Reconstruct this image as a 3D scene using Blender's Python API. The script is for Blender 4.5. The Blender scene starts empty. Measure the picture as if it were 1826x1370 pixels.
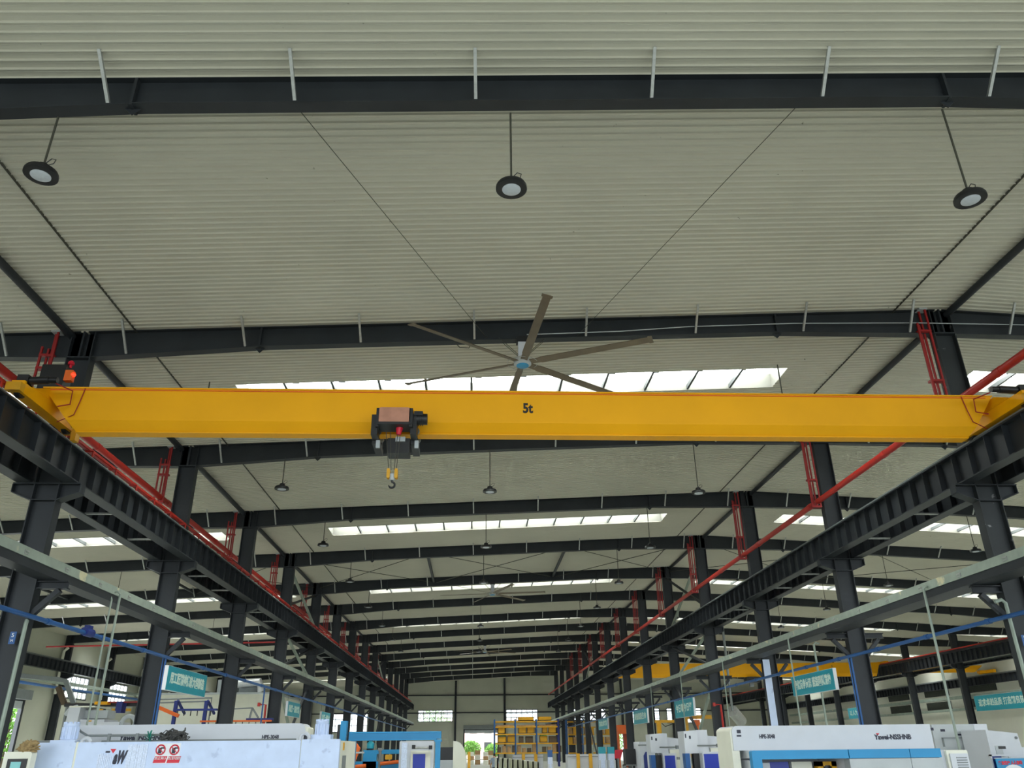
import bpy, math, random
import numpy as np
from mathutils import Matrix, Vector
random.seed(7)
PI = math.pi
sc = bpy.context.scene
COL = sc.collection
FZ = -0.25                       # finished floor level (camera height is 1.65 above the datum)

# ------------------------------------------------------------------ camera
FPX = 1408.25262
PITCH, YAW, ROLL = 4.32802375e-01, 5.03959884e-02, -1.13573392e-02
CAM = np.array([0, 0, 1.65])
_R = np.array([math.cos(YAW), -math.sin(YAW), 0]); _F = np.array([math.sin(YAW), math.cos(YAW), 0]); _U = np.array([0, 0, 1.])
VF = _F * math.cos(PITCH) + _U * math.sin(PITCH); _V = -_F * math.sin(PITCH) + _U * math.cos(PITCH)
_c, _s = math.cos(ROLL), math.sin(ROLL)
VR, VU = _c * _R + _s * _V, -_s * _R + _c * _V
cd = bpy.data.cameras.new('camera'); cam = bpy.data.objects.new('camera', cd); COL.objects.link(cam)
cd.sensor_width = 36; cd.sensor_fit = 'HORIZONTAL'; cd.lens = FPX * 36 / 1826; cd.clip_end = 900
cam.matrix_world = Matrix(((VR[0], VU[0], -VF[0], CAM[0]), (VR[1], VU[1], -VF[1], CAM[1]), (VR[2], VU[2], -VF[2], CAM[2]), (0, 0, 0, 1)))
sc.camera = cam

def at(u, v, x=None, y=None, z=None):
    """the real point seen at a photograph position, on a known plane"""
    d = VR * (u - 913) / FPX - VU * (v - 685) / FPX + VF
    t = x / d[0] if x is not None else y / d[1] if y is not None else (z - 1.65) / d[2]
    q = CAM + d * t
    return Vector((float(q[0]), float(q[1]), float(q[2])))

# ------------------------------------------------------------------ materials
def lin(c):
    return tuple((x / 12.92 if x <= .04045 else ((x + .055) / 1.055) ** 2.4) for x in [v / 255 for v in c])
def mat(name, col, rough=.5, metal=0, var=.12, scale=3.0, spec=.5, emit=None, dirt=None, bump=0, coat=0):
    m = bpy.data.materials.new(name); m.use_nodes = True
    nt = m.node_tree; b = nt.nodes['Principled BSDF']
    c = lin(col)
    tc = nt.nodes.new('ShaderNodeTexCoord')
    n = nt.nodes.new('ShaderNodeTexNoise'); n.inputs['Scale'].default_value = scale; n.inputs['Detail'].default_value = 4
    nt.links.new(tc.outputs['Object'], n.inputs['Vector'])
    r = nt.nodes.new('ShaderNodeValToRGB')
    r.color_ramp.elements[0].position = .3; r.color_ramp.elements[1].position = .7
    r.color_ramp.elements[0].color = (*[x * (1 - var) for x in c], 1)
    r.color_ramp.elements[1].color = (*[min(1, x * (1 + var)) for x in c], 1)
    nt.links.new(n.outputs['Fac'], r.inputs['Fac'])
    out = r.outputs['Color']
    if dirt:
        v = nt.nodes.new('ShaderNodeTexNoise'); v.inputs['Scale'].default_value = dirt[1]; v.inputs['Detail'].default_value = 6
        nt.links.new(tc.outputs['Object'], v.inputs['Vector'])
        rr = nt.nodes.new('ShaderNodeValToRGB'); rr.color_ramp.elements[0].position = dirt[2]; rr.color_ramp.elements[1].position = dirt[2] + .05
        nt.links.new(v.outputs['Fac'], rr.inputs['Fac'])
        mx = nt.nodes.new('ShaderNodeMix'); mx.data_type = 'RGBA'
        nt.links.new(rr.outputs['Color'], mx.inputs['Factor']); nt.links.new(out, mx.inputs[6])
        mx.inputs[7].default_value = (*lin(dirt[0]), 1); out = mx.outputs[2]
    nt.links.new(out, b.inputs['Base Color'])
    b.inputs['Roughness'].default_value = rough; b.inputs['Metallic'].default_value = metal
    b.inputs['Specular IOR Level'].default_value = spec
    b.inputs['Coat Weight'].default_value = coat
    if bump:
        bp = nt.nodes.new('ShaderNodeBump'); bp.inputs['Strength'].default_value = bump
        nt.links.new(n.outputs['Fac'], bp.inputs['Height']); nt.links.new(bp.outputs['Normal'], b.inputs['Normal'])
    if emit:
        b.inputs['Emission Color'].default_value = (*lin(col), 1); b.inputs['Emission Strength'].default_value = emit
    return m
M = dict(
    liner=mat('ribbed_liner', (202, 199, 185), .5, 0, .05, .35, .35, dirt=((120, 116, 96), 5.0, .73)),
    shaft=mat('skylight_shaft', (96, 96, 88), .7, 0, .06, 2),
    wwall=mat('white_wall', (226, 226, 212), .6, 0, .04, .4),
    blind=mat('dark_blind', (64, 68, 60), .7, 0, .2, 4),
    wall=mat('wall_cladding', (188, 190, 174), .6, 0, .05, .4),
    floor=mat('concrete_floor', (186, 189, 180), .45, 0, .12, .6),
    ground=mat('ground', (150, 150, 140), .9, 0, .2, .2),
    steel=mat('dark_painted_steel', (42, 46, 50), .5, 0, .14, 1.6, .35),
    steel2=mat('worn_dark_steel', (44, 48, 50), .55, 0, .2, 1.2, .35, dirt=((150, 150, 150), 2.6, .64)),
    galv=mat('galvanised_steel', (176, 178, 176), .42, .55, .12, 14),
    tray=mat('galvanised_tray', (148, 160, 148), .55, .15, .12, 3, dirt=((205, 200, 165), 1.4, .66)),
    rod=mat('thin_dark_rod', (62, 62, 52), .6, 0, .1, 4),
    yellow=mat('crane_yellow', (240, 170, 2), .5, 0, .05, .7, .3),
    yellow2=mat('rack_yellow', (214, 158, 20), .5, 0, .12, 2),
    orange=mat('orange_paint', (222, 100, 24), .5, 0, .1, 2),
    red=mat('pipe_red', (176, 34, 22), .45, 0, .12, 2),
    dred=mat('hanger_red', (146, 24, 24), .5, 0, .12, 2),
    blue=mat('pipe_blue', (26, 82, 142), .45, 0, .1, 2),
    nblue=mat('navy_blue', (24, 44, 120), .5, 0, .1, 2),
    rblue=mat('royal_blue_panel', (8, 42, 158), .35, 0, .06, 2),
    cyan=mat('machine_cyan', (0, 134, 188), .4, 0, .05, 2),
    white=mat('machine_white', (198, 202, 208), .42, 0, .03, 2),
    bwhite=mat('film_covered_white', (196, 212, 240), .32, 0, .05, 3.5, dirt=((176, 192, 222), 3.0, .62)),
    cream=mat('cream_plastic', (224, 224, 208), .5, 0, .04, 2),
    grey=mat('machine_grey', (176, 182, 184), .45, 0, .06, 2),
    mgrey=mat('mid_grey', (120, 126, 126), .5, 0, .08, 2),
    black=mat('black_parts', (22, 23, 25), .45, 0, .15, 5),
    copper=mat('copper_drum_cover', (206, 150, 128), .3, .55, .12, 4, dirt=((232, 200, 188), 6, .66)),
    teal=mat('sign_teal', (28, 150, 168), .4, 0, .05, 3),
    letter=mat('sign_letters', (214, 232, 220), .5, 0, .03, 3),
    ink=mat('dark_ink', (28, 32, 52), .5, 0, .05, 3),
    signred=mat('sign_red', (206, 22, 50), .45, 0, .05, 3),
    paper=mat('paper_white', (232, 234, 238), .6, 0, .03, 3),
    film=mat('torn_film', (206, 218, 240), .3, 0, .14, 30),
    rag=mat('brown_rag', (150, 128, 88), .9, 0, .3, 18, bump=.3),
    cable=mat('cable_bundle', (70, 70, 68), .7, 0, .4, 20),
    green=mat('green_ribbon', (24, 128, 110), .6, 0, .1, 10),
    skin=mat('skin', (196, 150, 124), .6), shirt=mat('shirt', (150, 166, 184), .8, 0, .1, 9), trousers=mat('trousers', (36, 38, 46), .8),
    hair=mat('hair', (22, 20, 20), .6),
    leaf=mat('leaves', (120, 168, 70), .7, 0, .35, 1.2), bark=mat('bark', (96, 82, 66), .9),
    brick=mat('pale_render', (222, 196, 186), .8, 0, .08, .6),
    lens=mat('lamp_lens', (200, 206, 214), .25, 0, .05, 20),
    carton=mat('cardboard', (176, 142, 100), .8, 0, .2, 3),
    screen=mat('screen', (120, 190, 190), .2, 0, .05, 3),
    blade=mat('fan_blade', (112, 100, 82), .45, .3, .1, 3),
    window=mat('window_frame_steel', (70, 74, 74), .5),
    redlit=mat('siren_lit_lens', (255, 40, 20), .3, 0, 0, 3, emit=3.0),
)
def glass_mat(name, tint, transp, nz):
    m = bpy.data.materials.new(name); m.use_nodes = True; nt = m.node_tree; nt.nodes.clear()
    o = nt.nodes.new('ShaderNodeOutputMaterial'); mx = nt.nodes.new('ShaderNodeMixShader')
    t = nt.nodes.new('ShaderNodeBsdfTransparent'); d = nt.nodes.new('ShaderNodeBsdfTranslucent')
    t.inputs['Color'].default_value = (*tint, 1); d.inputs['Color'].default_value = (.8, .8, .76, 1)
    tc = nt.nodes.new('ShaderNodeTexCoord'); n = nt.nodes.new('ShaderNodeTexNoise'); n.inputs['Scale'].default_value = nz; n.inputs['Detail'].default_value = 5
    r = nt.nodes.new('ShaderNodeMapRange'); r.inputs['From Min'].default_value = .35; r.inputs['From Max'].default_value = .65
    r.inputs['To Min'].default_value = 1 - transp; r.inputs['To Max'].default_value = min(1, 1.35 - transp)
    nt.links.new(tc.outputs['Object'], n.inputs['Vector']); nt.links.new(n.outputs['Fac'], r.inputs['Value'])
    nt.links.new(r.outputs['Result'], mx.inputs['Fac']); nt.links.new(t.outputs[0], mx.inputs[1]); nt.links.new(d.outputs[0], mx.inputs[2])
    nt.links.new(mx.outputs[0], o.inputs['Surface'])
    return m
M['skyglass'] = glass_mat('skylight_glass', (.97, .98, .97), .85, 3.0)
M['glass'] = glass_mat('window_glass', (.9, .94, .95), .92, 2.0)

# ------------------------------------------------------------------ mesh building
WL = {}                                          # world position of every object built here
class MB:
    def __init__(s): s.v = []; s.f = []
    def add(s, vs, fs):
        k = len(s.v); s.v += [tuple(map(float, p)) for p in vs]; s.f += [tuple(i + k for i in f) for f in fs]; return s
    def box(s, x0, x1, y0, y1, z0, z1):
        return s.add([(x0, y0, z0), (x1, y0, z0), (x1, y1, z0), (x0, y1, z0), (x0, y0, z1), (x1, y0, z1), (x1, y1, z1), (x0, y1, z1)],
                     [(0, 3, 2, 1), (4, 5, 6, 7), (0, 1, 5, 4), (1, 2, 6, 5), (2, 3, 7, 6), (3, 0, 4, 7)])
    def rbox(s, x0, x1, y0, y1, z0, z1, r=.05, corners=(1, 1, 1, 1), n=5):
        """box with rounded corners in the x-z face, extruded along y (bl, br, tr, tl)"""
        cs = [(x0 + r, z0 + r, PI, corners[0], (x0, z0)), (x1 - r, z0 + r, 1.5 * PI, corners[1], (x1, z0)), (x1 - r, z1 - r, 0, corners[2], (x1, z1)), (x0 + r, z1 - r, .5 * PI, corners[3], (x0, z1))]
        pl = []
        for cx, cz, a, on, p in cs:
            if on: pl += [(cx + r * math.cos(a + i * PI / 2 / n), cz + r * math.sin(a + i * PI / 2 / n)) for i in range(n + 1)]
            else: pl.append(p)
        return s.prism(pl, 'y', y0, y1)
    def prism(s, pl, ax, a, b):
        n = len(pl)
        mk = {'y': lambda p, t: (p[0], t, p[1]), 'x': lambda p, t: (t, p[0], p[1]), 'z': lambda p, t: (p[0], p[1], t)}[ax]
        vs = [mk(p, a) for p in pl] + [mk(p, b) for p in pl]
        fs = [tuple(range(n)), tuple(range(2 * n - 1, n - 1, -1))] + [(i, i + n, (i + 1) % n + n, (i + 1) % n) for i in range(n)]
        return s.add(vs, fs)
    def bar(s, p, q, w, h, up=(0, 0, 1)):
        p, q = Vector(p), Vector(q); d = (q - p).normalized(); u = Vector(up)
        if abs(d.dot(u)) > .98: u = Vector((0, 1, 0))
        a = d.cross(u).normalized() * w / 2; b = a.cross(d).normalized() * h / 2
        vs = [p - a - b, p + a - b, p + a + b, p - a + b, q - a - b, q + a - b, q + a + b, q - a + b]
        return s.add(vs, [(0, 3, 2, 1), (4, 5, 6, 7), (0, 1, 5, 4), (1, 2, 6, 5), (2, 3, 7, 6), (3, 0, 4, 7)])
    def tube(s, pts, r, n=8, caps=True):
        pts = [Vector(p) for p in pts]; k0 = len(s.v); rs = r if isinstance(r, (list, tuple)) else [r] * len(pts)
        pa = None
        for i, p in enumerate(pts):
            d = (pts[min(i + 1, len(pts) - 1)] - pts[max(i - 1, 0)]).normalized()
            if pa is None: pa = d.orthogonal().normalized()
            a = (pa - d * pa.dot(d)).normalized(); pa = a; b = d.cross(a)
            s.v += [tuple(p + (a * math.cos(2 * PI * j / n) + b * math.sin(2 * PI * j / n)) * rs[i]) for j in range(n)]
        for i in range(len(pts) - 1):
            for j in range(n):
                a0 = k0 + i * n + j; a1 = k0 + i * n + (j + 1) % n
                s.f.append((a0, a1, a1 + n, a0 + n))
        if caps:
            s.f.append(tuple(k0 + j for j in range(n))[::-1]); s.f.append(tuple(k0 + (len(pts) - 1) * n + j for j in range(n)))
        return s
    def lathe(s, prof, c, n=24, ax='z'):
        k0 = len(s.v); c = Vector(c)
        for r, h in prof:
            for j in range(n):
                a = 2 * PI * j / n; x, y = r * math.cos(a), r * math.sin(a)
                o = {'z': (x, y, h), 'x': (h, x, y), 'y': (x, h, y)}[ax]
                s.v.append(tuple(c + Vector(o)))
        for i in range(len(prof) - 1):
            for j in range(n):
                a0 = k0 + i * n + j; a1 = k0 + i * n + (j + 1) % n
                s.f.append((a0, a1, a1 + n, a0 + n))
        s.f.append(tuple(k0 + j for j in range(n))[::-1]); s.f.append(tuple(k0 + (len(prof) - 1) * n + j for j in range(n)))
        return s
    def ibeam_y(s, x, y0, y1, z0, z1, w, tf=.03, tw=.02):
        return s.box(x - w / 2, x + w / 2, y0, y1, z0, z0 + tf).box(x - w / 2, x + w / 2, y0, y1, z1 - tf, z1).box(x - tw / 2, x + tw / 2, y0, y1, z0 + tf, z1 - tf)
    def build(s, name, m, parent=None, smooth=False, recalc=True):
        me = bpy.data.meshes.new(name)
        vs = np.array(s.v)
        if parent is not None: o0 = np.array(WL[parent.name])
        else: o0 = np.array([(vs[:, 0].min() + vs[:, 0].max()) / 2, (vs[:, 1].min() + vs[:, 1].max()) / 2, vs[:, 2].min()])
        me.from_pydata((vs - o0).tolist(), [], s.f); me.update()
        if recalc:
            import bmesh
            bm = bmesh.new(); bm.from_mesh(me); bmesh.ops.recalc_face_normals(bm, faces=bm.faces); bm.to_mesh(me); bm.free()
        me.materials.append(M[m] if isinstance(m, str) else m)
        if smooth:
            me.polygons.foreach_set('use_smooth', [True] * len(me.polygons))
            me.set_sharp_from_angle(angle=math.radians(40))
        o = bpy.data.objects.new(name, me); COL.objects.link(o)
        if parent is not None: o.parent = parent
        else: o.location = tuple(o0)
        WL[o.name] = tuple(o0)
        return o
def tag(o, label, cat=None, group=None, kind=None):
    o['label'] = label
    if cat: o['category'] = cat
    if group: o['group'] = group
    if kind or o.name.split('.')[0] in ('steel_column', 'tie_beam', 'roof_strut'): o['kind'] = kind or 'thing'
    return o
def thing(name, label, cat, loc, group=None):
    o = bpy.data.objects.new(name, None); COL.objects.link(o); o.location = loc; o.empty_display_size = .2
    WL[o.name] = tuple(map(float, loc)); return tag(o, label, cat, group)
def struct(name, mb, m, label, **k):
    return tag(mb.build(name, m, **k), label, kind='structure')
def dup(root, d, label, group=None, kids=None):
    r = root.copy(); COL.objects.link(r); r.location = Vector(root.location) + Vector(d); r['label'] = label
    WL[r.name] = tuple(r.location)
    if group: r['group'] = group
    for c in list(root.children):
        if kids is not None and not kids(c): continue
        n = c.copy(); COL.objects.link(n); n.parent = r; WL[n.name] = tuple(Vector(WL[c.name]) + Vector(d))
        for g in list(c.children):
            e = g.copy(); COL.objects.link(e); e.parent = n; WL[e.name] = WL[n.name]
    return r
def lettering(txt, size, loc, rot, m, parent, name='lettering', width=None, bold=0, shear=0, extr=.004):
    cu = bpy.data.curves.new('t', 'FONT'); cu.body = txt; cu.size = size; cu.extrude = extr; cu.align_x = 'CENTER'; cu.align_y = 'CENTER'
    cu.offset = bold; cu.shear = shear; cu.resolution_u = 3
    o = bpy.data.objects.new('t', cu); COL.objects.link(o)
    bpy.context.view_layer.update()
    me = bpy.data.meshes.new_from_object(o.evaluated_get(bpy.context.evaluated_depsgraph_get()))
    bpy.data.objects.remove(o)
    n = bpy.data.objects.new(name, me); me.name = name; COL.objects.link(n); me.materials.clear(); me.materials.append(M[m])
    if width and len(me.vertices):
        xs = [v.co.x for v in me.vertices]; k = width / (max(xs) - min(xs)); mid = (max(xs) + min(xs)) / 2
        for v in me.vertices: v.co.x = (v.co.x - mid) * k
    n.parent = parent; n.location = Vector(loc) - Vector(WL[parent.name]); n.rotation_euler = rot
    WL[n.name] = tuple(loc)
    return n
FRONT = (PI / 2, 0, 0)
ORD = 'first second third fourth fifth sixth seventh eighth ninth tenth eleventh twelfth thirteenth fourteenth fifteenth sixteenth'.split()

# ------------------------------------------------------------------ layout
BAY = 8.9
def Y(k): return 19.467 + BAY * (k - 1)
XL, XR = -10.6, 13.4            # column rows of the nave
LW, RR, RW = -35.2, 43.5, 53.5  # left wall, right-hand column row, right wall
YB, YE = -8.0, Y(15) + .35      # open gable behind the camera, end wall
def roof(x): return 13.15 - .045 * (XR - x) if x < XR else 13.15 - .055 * (x - XR)

# ---- roof lining with skylight openings
SKYK = [1, 3, 5, 7, 9, 11, 13]  # last two bays hold made-up skylights, added to brighten the far end
SKX = {'nave': (-7.6, 10.3), 'left': (-32.5, -13.0), 'right': (16.6, 40.4), 'edge': (45.5, 52.0)}  # edge: added skylight strips, out of view, to light the right wall
def build_ceiling():
    mb = MB(); p = .19; prof = [(0, 0), (.007, -.04), (.023, -.04), (.036, 0), (.09, 0), (.096, -.005), (.106, -.005), (.112, 0)]
    ys = []; y = YB
    while y < YE:
        ys += [(y + a, b) for a, b in prof]; y += p
    cuts = [YB]
    holes = [(Y(k) + 3.55, Y(k) + 5.1) for k in SKYK]
    def solid(ym):
        for a, b in holes:
            if a < ym < b: return [(LW, SKX['left'][0]), (SKX['left'][1], SKX['nave'][0]), (SKX['nave'][1], XR), (XR, SKX['right'][0]), (SKX['right'][1], SKX['edge'][0]), (SKX['edge'][1], RW)]
        return [(LW, XL), (XL, XR), (XR, RR), (RR, RW)]
    for (a, za), (b, zb) in zip(ys, ys[1:]):
        for x0, x1 in solid((a + b) / 2):
            mb.add([(x0, a, roof(x0) + za), (x1, a, roof(x1) + za), (x1, b, roof(x1) + zb), (x0, b, roof(x0) + zb)], [(0, 1, 2, 3)])
    return struct('ceiling', mb, 'liner', 'pale ribbed metal roof lining over the whole hall', recalc=False)
build_ceiling()
rt = MB()
for x0, x1 in ((LW - .3, XR), (XR, RW + .3)):     # outer roof skin edge strips beside the skylights keep the roof light-tight
    ycut = [YB] + [t for k in SKYK for t in (Y(k) + 3.5, Y(k) + 5.15)] + [YE]
    for i in range(0, len(ycut), 2):
        a, b = ycut[i], ycut[i + 1]
        rt.add([(x0, a, roof(x0) + .5), (x1, a, roof(x1) + .5), (x1, b, roof(x1) + .5), (x0, b, roof(x0) + .5)], [(0, 1, 2, 3)])
struct('roof', rt, 'mgrey', 'outer metal roof sheeting above the lining', recalc=False)
WN = [0]
SKYW = 13.0
for k in SKYK:
    for part, (x0, x1) in SKX.items():
        y0, y1 = Y(k) + 3.55, Y(k) + 5.1
        WN[0] += 1
        where = {'nave': 'over the nave', 'left': 'over the left aisle', 'right': 'over the right aisle', 'edge': 'added to light the right wall'}[part]
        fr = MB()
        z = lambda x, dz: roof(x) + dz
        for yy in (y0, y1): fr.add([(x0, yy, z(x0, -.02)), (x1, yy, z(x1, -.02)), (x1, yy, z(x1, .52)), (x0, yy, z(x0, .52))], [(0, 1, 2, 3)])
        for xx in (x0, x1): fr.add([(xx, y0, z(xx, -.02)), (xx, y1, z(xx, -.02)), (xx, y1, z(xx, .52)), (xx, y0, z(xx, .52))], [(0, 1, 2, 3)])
        w = struct('window_%d' % WN[0], fr, 'shaft', '%s roof skylight strip %s, counted from the near end, last two of each row added' % (ORD[SKYK.index(k)], where), recalc=False)
        bars = MB(); n = round((x1 - x0) / 1.49)
        for i in range(1, n):
            xx = x0 + (x1 - x0) * i / n
            bars.bar((xx, y0, z(xx, .08)), (xx, y1, z(xx, .08)), .07, .14)
        bars.build('glazing_bar', 'window', w)
        tabs = MB()
        for i in range(1, n):
            xx = x0 + (x1 - x0) * i / n
            tabs.box(xx + .12, xx + .34, y0 + .25, y0 + .75, z(xx, .3), z(xx, .36))
        tabs.build('purlin_plate', 'mgrey', w)
        gl = MB(); gl.add([(x0, y0, z(x0, .5)), (x1, y0, z(x1, .5)), (x1, y1, z(x1, .5)), (x0, y1, z(x0, .5))], [(0, 1, 2, 3)])
        gl.build('pane', 'skyglass', w, recalc=False)
        ld = bpy.data.lights.new('skylight_daylight', 'AREA'); ld.shape = 'RECTANGLE'; ld.size = x1 - x0; ld.size_y = y1 - y0  # area light above each strip, the added ones included
        ld.energy = SKYW * PI * (x1 - x0) * (y1 - y0); ld.color = (.97, 1, .98)
        lo = bpy.data.objects.new('skylight_daylight', ld); COL.objects.link(lo)
        lo.location = ((x0 + x1) / 2, (y0 + y1) / 2, (roof(x0) + roof(x1)) / 2 + .62)
        lo.rotation_euler = (0, -math.atan((roof(x1) - roof(x0)) / (x1 - x0)), 0)

# ---- walls with openings
def wall_grid(a0, a1, z0, z1, holes, mk):
    mb = MB()
    A = sorted({a0, a1, *[h[0] for h in holes], *[h[1] for h in holes]}); Z = sorted({z0, z1, *[h[2] for h in holes], *[h[3] for h in holes]})
    for i in range(len(A) - 1):
        for j in range(len(Z) - 1):
            ma, mz = (A[i] + A[i + 1]) / 2, (Z[j] + Z[j + 1]) / 2
            if any(h[0] < ma < h[1] and h[2] < mz < h[3] for h in holes): continue
            mb.add([mk(A[i], Z[j]), mk(A[i + 1], Z[j]), mk(A[i + 1], Z[j + 1]), mk(A[i], Z[j + 1])], [(0, 1, 2, 3)])
    return mb
struct('floor', MB().box(LW - .3, RW + .3, YB, YE, FZ - .1, FZ), 'floor', 'grey concrete workshop floor')
struct('ground', MB().box(-300, 300, -200, 500, FZ - .35, FZ - .15), 'ground', 'paved yard outside the hall')
lwin = [(Y(k) + .9, Y(k) + 6.0, 6.0, 7.9) for k in (2, 3, 4, 7, 8, 9, 10, 11, 12, 13)]  # first three windows are unseen, added to bring light into the left aisle
llow = [(Y(k) + .9, Y(k) + 6.0, 1.0, 2.6) for k in (7, 8, 9)]
ldoor = [(61.0, 68.0, FZ, 5.5)]
struct('wall_left', wall_grid(YB, YE, FZ, roof(LW), lwin + llow + ldoor, lambda a, z: (LW, a, z)), 'wall', 'pale clad side wall of the left aisle with high barred windows', recalc=False)
rwin = [(Y(k) + 2.2, Y(k) + 7.2, 6.6, 7.75) for k in range(6, 12)] + [(Y(k) + 2.2, Y(k) + 7.2, 5.1, 6.0) for k in range(6, 12)]
struct('wall_right', wall_grid(YB, YE, FZ, roof(RW), rwin, lambda a, z: (RW, a, z)), 'wwall', 'pale clad side wall of the right aisle', recalc=False)
fwin = [(-9.2, -3.3, 5.85, 7.7), (5.6, 11.0, 5.85, 7.7), (-25.5, -17.5, 4.4, 7.4), (16.5, 22.6, 5.85, 7.7), (26.5, 31.8, 5.3, 7.7), (33.0, 39.0, 5.3, 7.7)]
fdoor = [(-1.3, 4.2, FZ, 4.55), (23.4, 26.2, FZ, 4.3)]
struct('wall_far', wall_grid(LW, RW, FZ, 13.2, fwin + fdoor, lambda a, z: (a, YE, z)), 'wall', 'pale panelled end wall of the hall', recalc=False)
gt = MB()
for z in (7.25, 10.0): gt.box(LW, RW, YE - .25, YE - .05, z - .09, z + .09)
struct('trim_1', gt, 'steel', 'two dark horizontal rails across the end wall')
gt = MB()
for x in (-2.9, 5.4, 17, 25.4, 34, -19, -27): gt.box(x - .17, x + .17, YE - .45, YE - .1, FZ, roof(x) - .1)
struct('trim_2', gt, 'steel', 'dark upright posts of the end wall frame')
def window(a0, a1, z0, z1, plane, label, nx, nz):
    WN[0] += 1
    mb = MB(); t = .09
    mk = (lambda a, b, c, d, th: mb.box(LW - th, LW + th, a, b, c, d)) if plane == 'L' else (lambda a, b, c, d, th: mb.box(RW - th, RW + th, a, b, c, d)) if plane == 'R' else (lambda a, b, c, d, th: mb.box(a, b, YE - th, YE + th, c, d))
    mk(a0, a1, z0, z0 + .1, .08); mk(a0, a1, z1 - .1, z1, .08); mk(a0, a0 + .1, z0, z1, .08); mk(a1 - .1, a1, z0, z1, .08)
    for i in range(1, nx): x = a0 + (a1 - a0) * i / nx; mk(x - t / 2, x + t / 2, z0, z1, .04)
    for i in range(1, nz): z = z0 + (z1 - z0) * i / nz; mk(a0, a1, z - t / 2, z + t / 2, .045)
    w = struct('window_%d' % WN[0], mb, 'window', label)
    g = MB()
    P = (lambda a, z: (LW, a, z)) if plane == 'L' else (lambda a, z: (RW, a, z)) if plane == 'R' else (lambda a, z: (a, YE, z))
    g.add([P(a0, z0), P(a1, z0), P(a1, z1), P(a0, z1)], [(0, 1, 2, 3)]).build('pane', 'glass', w, recalc=False)
    if plane == 'R':
        s = MB()
        for i in range(12):
            ya = a0 + (a1 - a0) * i / 12; yb = a0 + (a1 - a0) * (i + .96) / 12
            s.add([(RW - .1, ya, z0), (RW - .16, yb, z0), (RW - .16, yb, z1), (RW - .1, ya, z1)], [(0, 1, 2, 3)])
        s.build('louvre', 'blind', w, recalc=False)
for i, h in enumerate(lwin): window(*h, 'L', 'barred steel window high in the left wall, %s' % (ORD[2 - i] + ' of the unseen ones added for light on the near side of the roller door' if i < 3 else ORD[i - 3] + ' beyond the roller door'), 6, 3)
for i, h in enumerate(llow): window(*h, 'L', 'small low window in the left wall, %s from the roller door' % ORD[i], 3, 2)
for i, h in enumerate(rwin): window(*h, 'R', '%s row window with closed dark blinds in the right wall, %s from the camera' % (('upper', 'lower')[i // 6], ORD[i % 6]), 4, 2)
for h, l in zip(fwin, ('end wall window left of the roller door in the nave', 'end wall window above the yellow rack', 'tall end wall window of the left aisle',
                       'end wall window just right of the nave columns', 'end wall window beyond the white machines', 'end wall window nearest the right wall')):
    window(*h, 'F', l, 6, 3)
def daylight(name, loc, rot, sx, sy, L):
    ld = bpy.data.lights.new(name, 'AREA'); ld.shape = 'RECTANGLE'; ld.size = sx; ld.size_y = sy; ld.energy = L * PI * sx * sy; ld.color = (.95, .98, 1)
    lo = bpy.data.objects.new(name, ld); COL.objects.link(lo); lo.location = loc; lo.rotation_euler = rot
for h in lwin + ldoor: daylight('side_window_daylight', (LW - .25, (h[0] + h[1]) / 2, (h[2] + h[3]) / 2), (0, -PI / 2, 0), h[3] - h[2], h[1] - h[0], 5)  # area light outside each opening, also at the added near windows
def roller(n, box, slat, frame, label):
    d = struct('door_%d' % n, frame, 'steel', label)
    box.build('shutter_box', 'mgrey', d); slat.build('rolled_curtain', 'grey', d)
x0, x1 = -1.3, 4.2
roller(1, MB().box(x0 - .2, x1 + .2, YE - .6, YE - .02, 4.65, 5.3), MB().box(x0, x1, YE - .2, YE - .1, 4.1, 4.65),
       MB().box(x0 - .2, x0, YE - .2, YE + .1, FZ, 4.6).box(x1, x1 + .2, YE - .2, YE + .1, FZ, 4.6).box(x0 - .2, x1 + .2, YE - .2, YE + .1, 4.55, 4.7), 'open roller door in the middle of the end wall')
x0, x1 = 23.4, 26.2
roller(2, MB().box(x0 - .2, x1 + .2, YE - .6, YE - .02, 4.35, 5.0), MB().box(x0, x1, YE - .2, YE - .1, 3.7, 4.35),
       MB().box(x0 - .2, x0, YE - .2, YE + .1, FZ, 4.3).box(x1, x1 + .2, YE - .2, YE + .1, FZ, 4.3).box(x0 - .2, x1 + .2, YE - .2, YE + .1, 4.25, 4.4), 'open roller door in the end wall of the right aisle')
roller(3, MB().box(LW + .02, LW + .7, 60.8, 68.2, 5.5, 6.2), MB().box(LW + .08, LW + .18, 61, 68, 4.85, 5.5),
       MB().box(LW - .1, LW + .2, 67.95, 68.25, FZ, 5.6).box(LW - .1, LW + .2, 60.75, 61, FZ, 5.6).box(LW - .1, LW + .2, 61, 68, 5.4, 5.55), 'roller door in the left wall opening onto trees')

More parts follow.
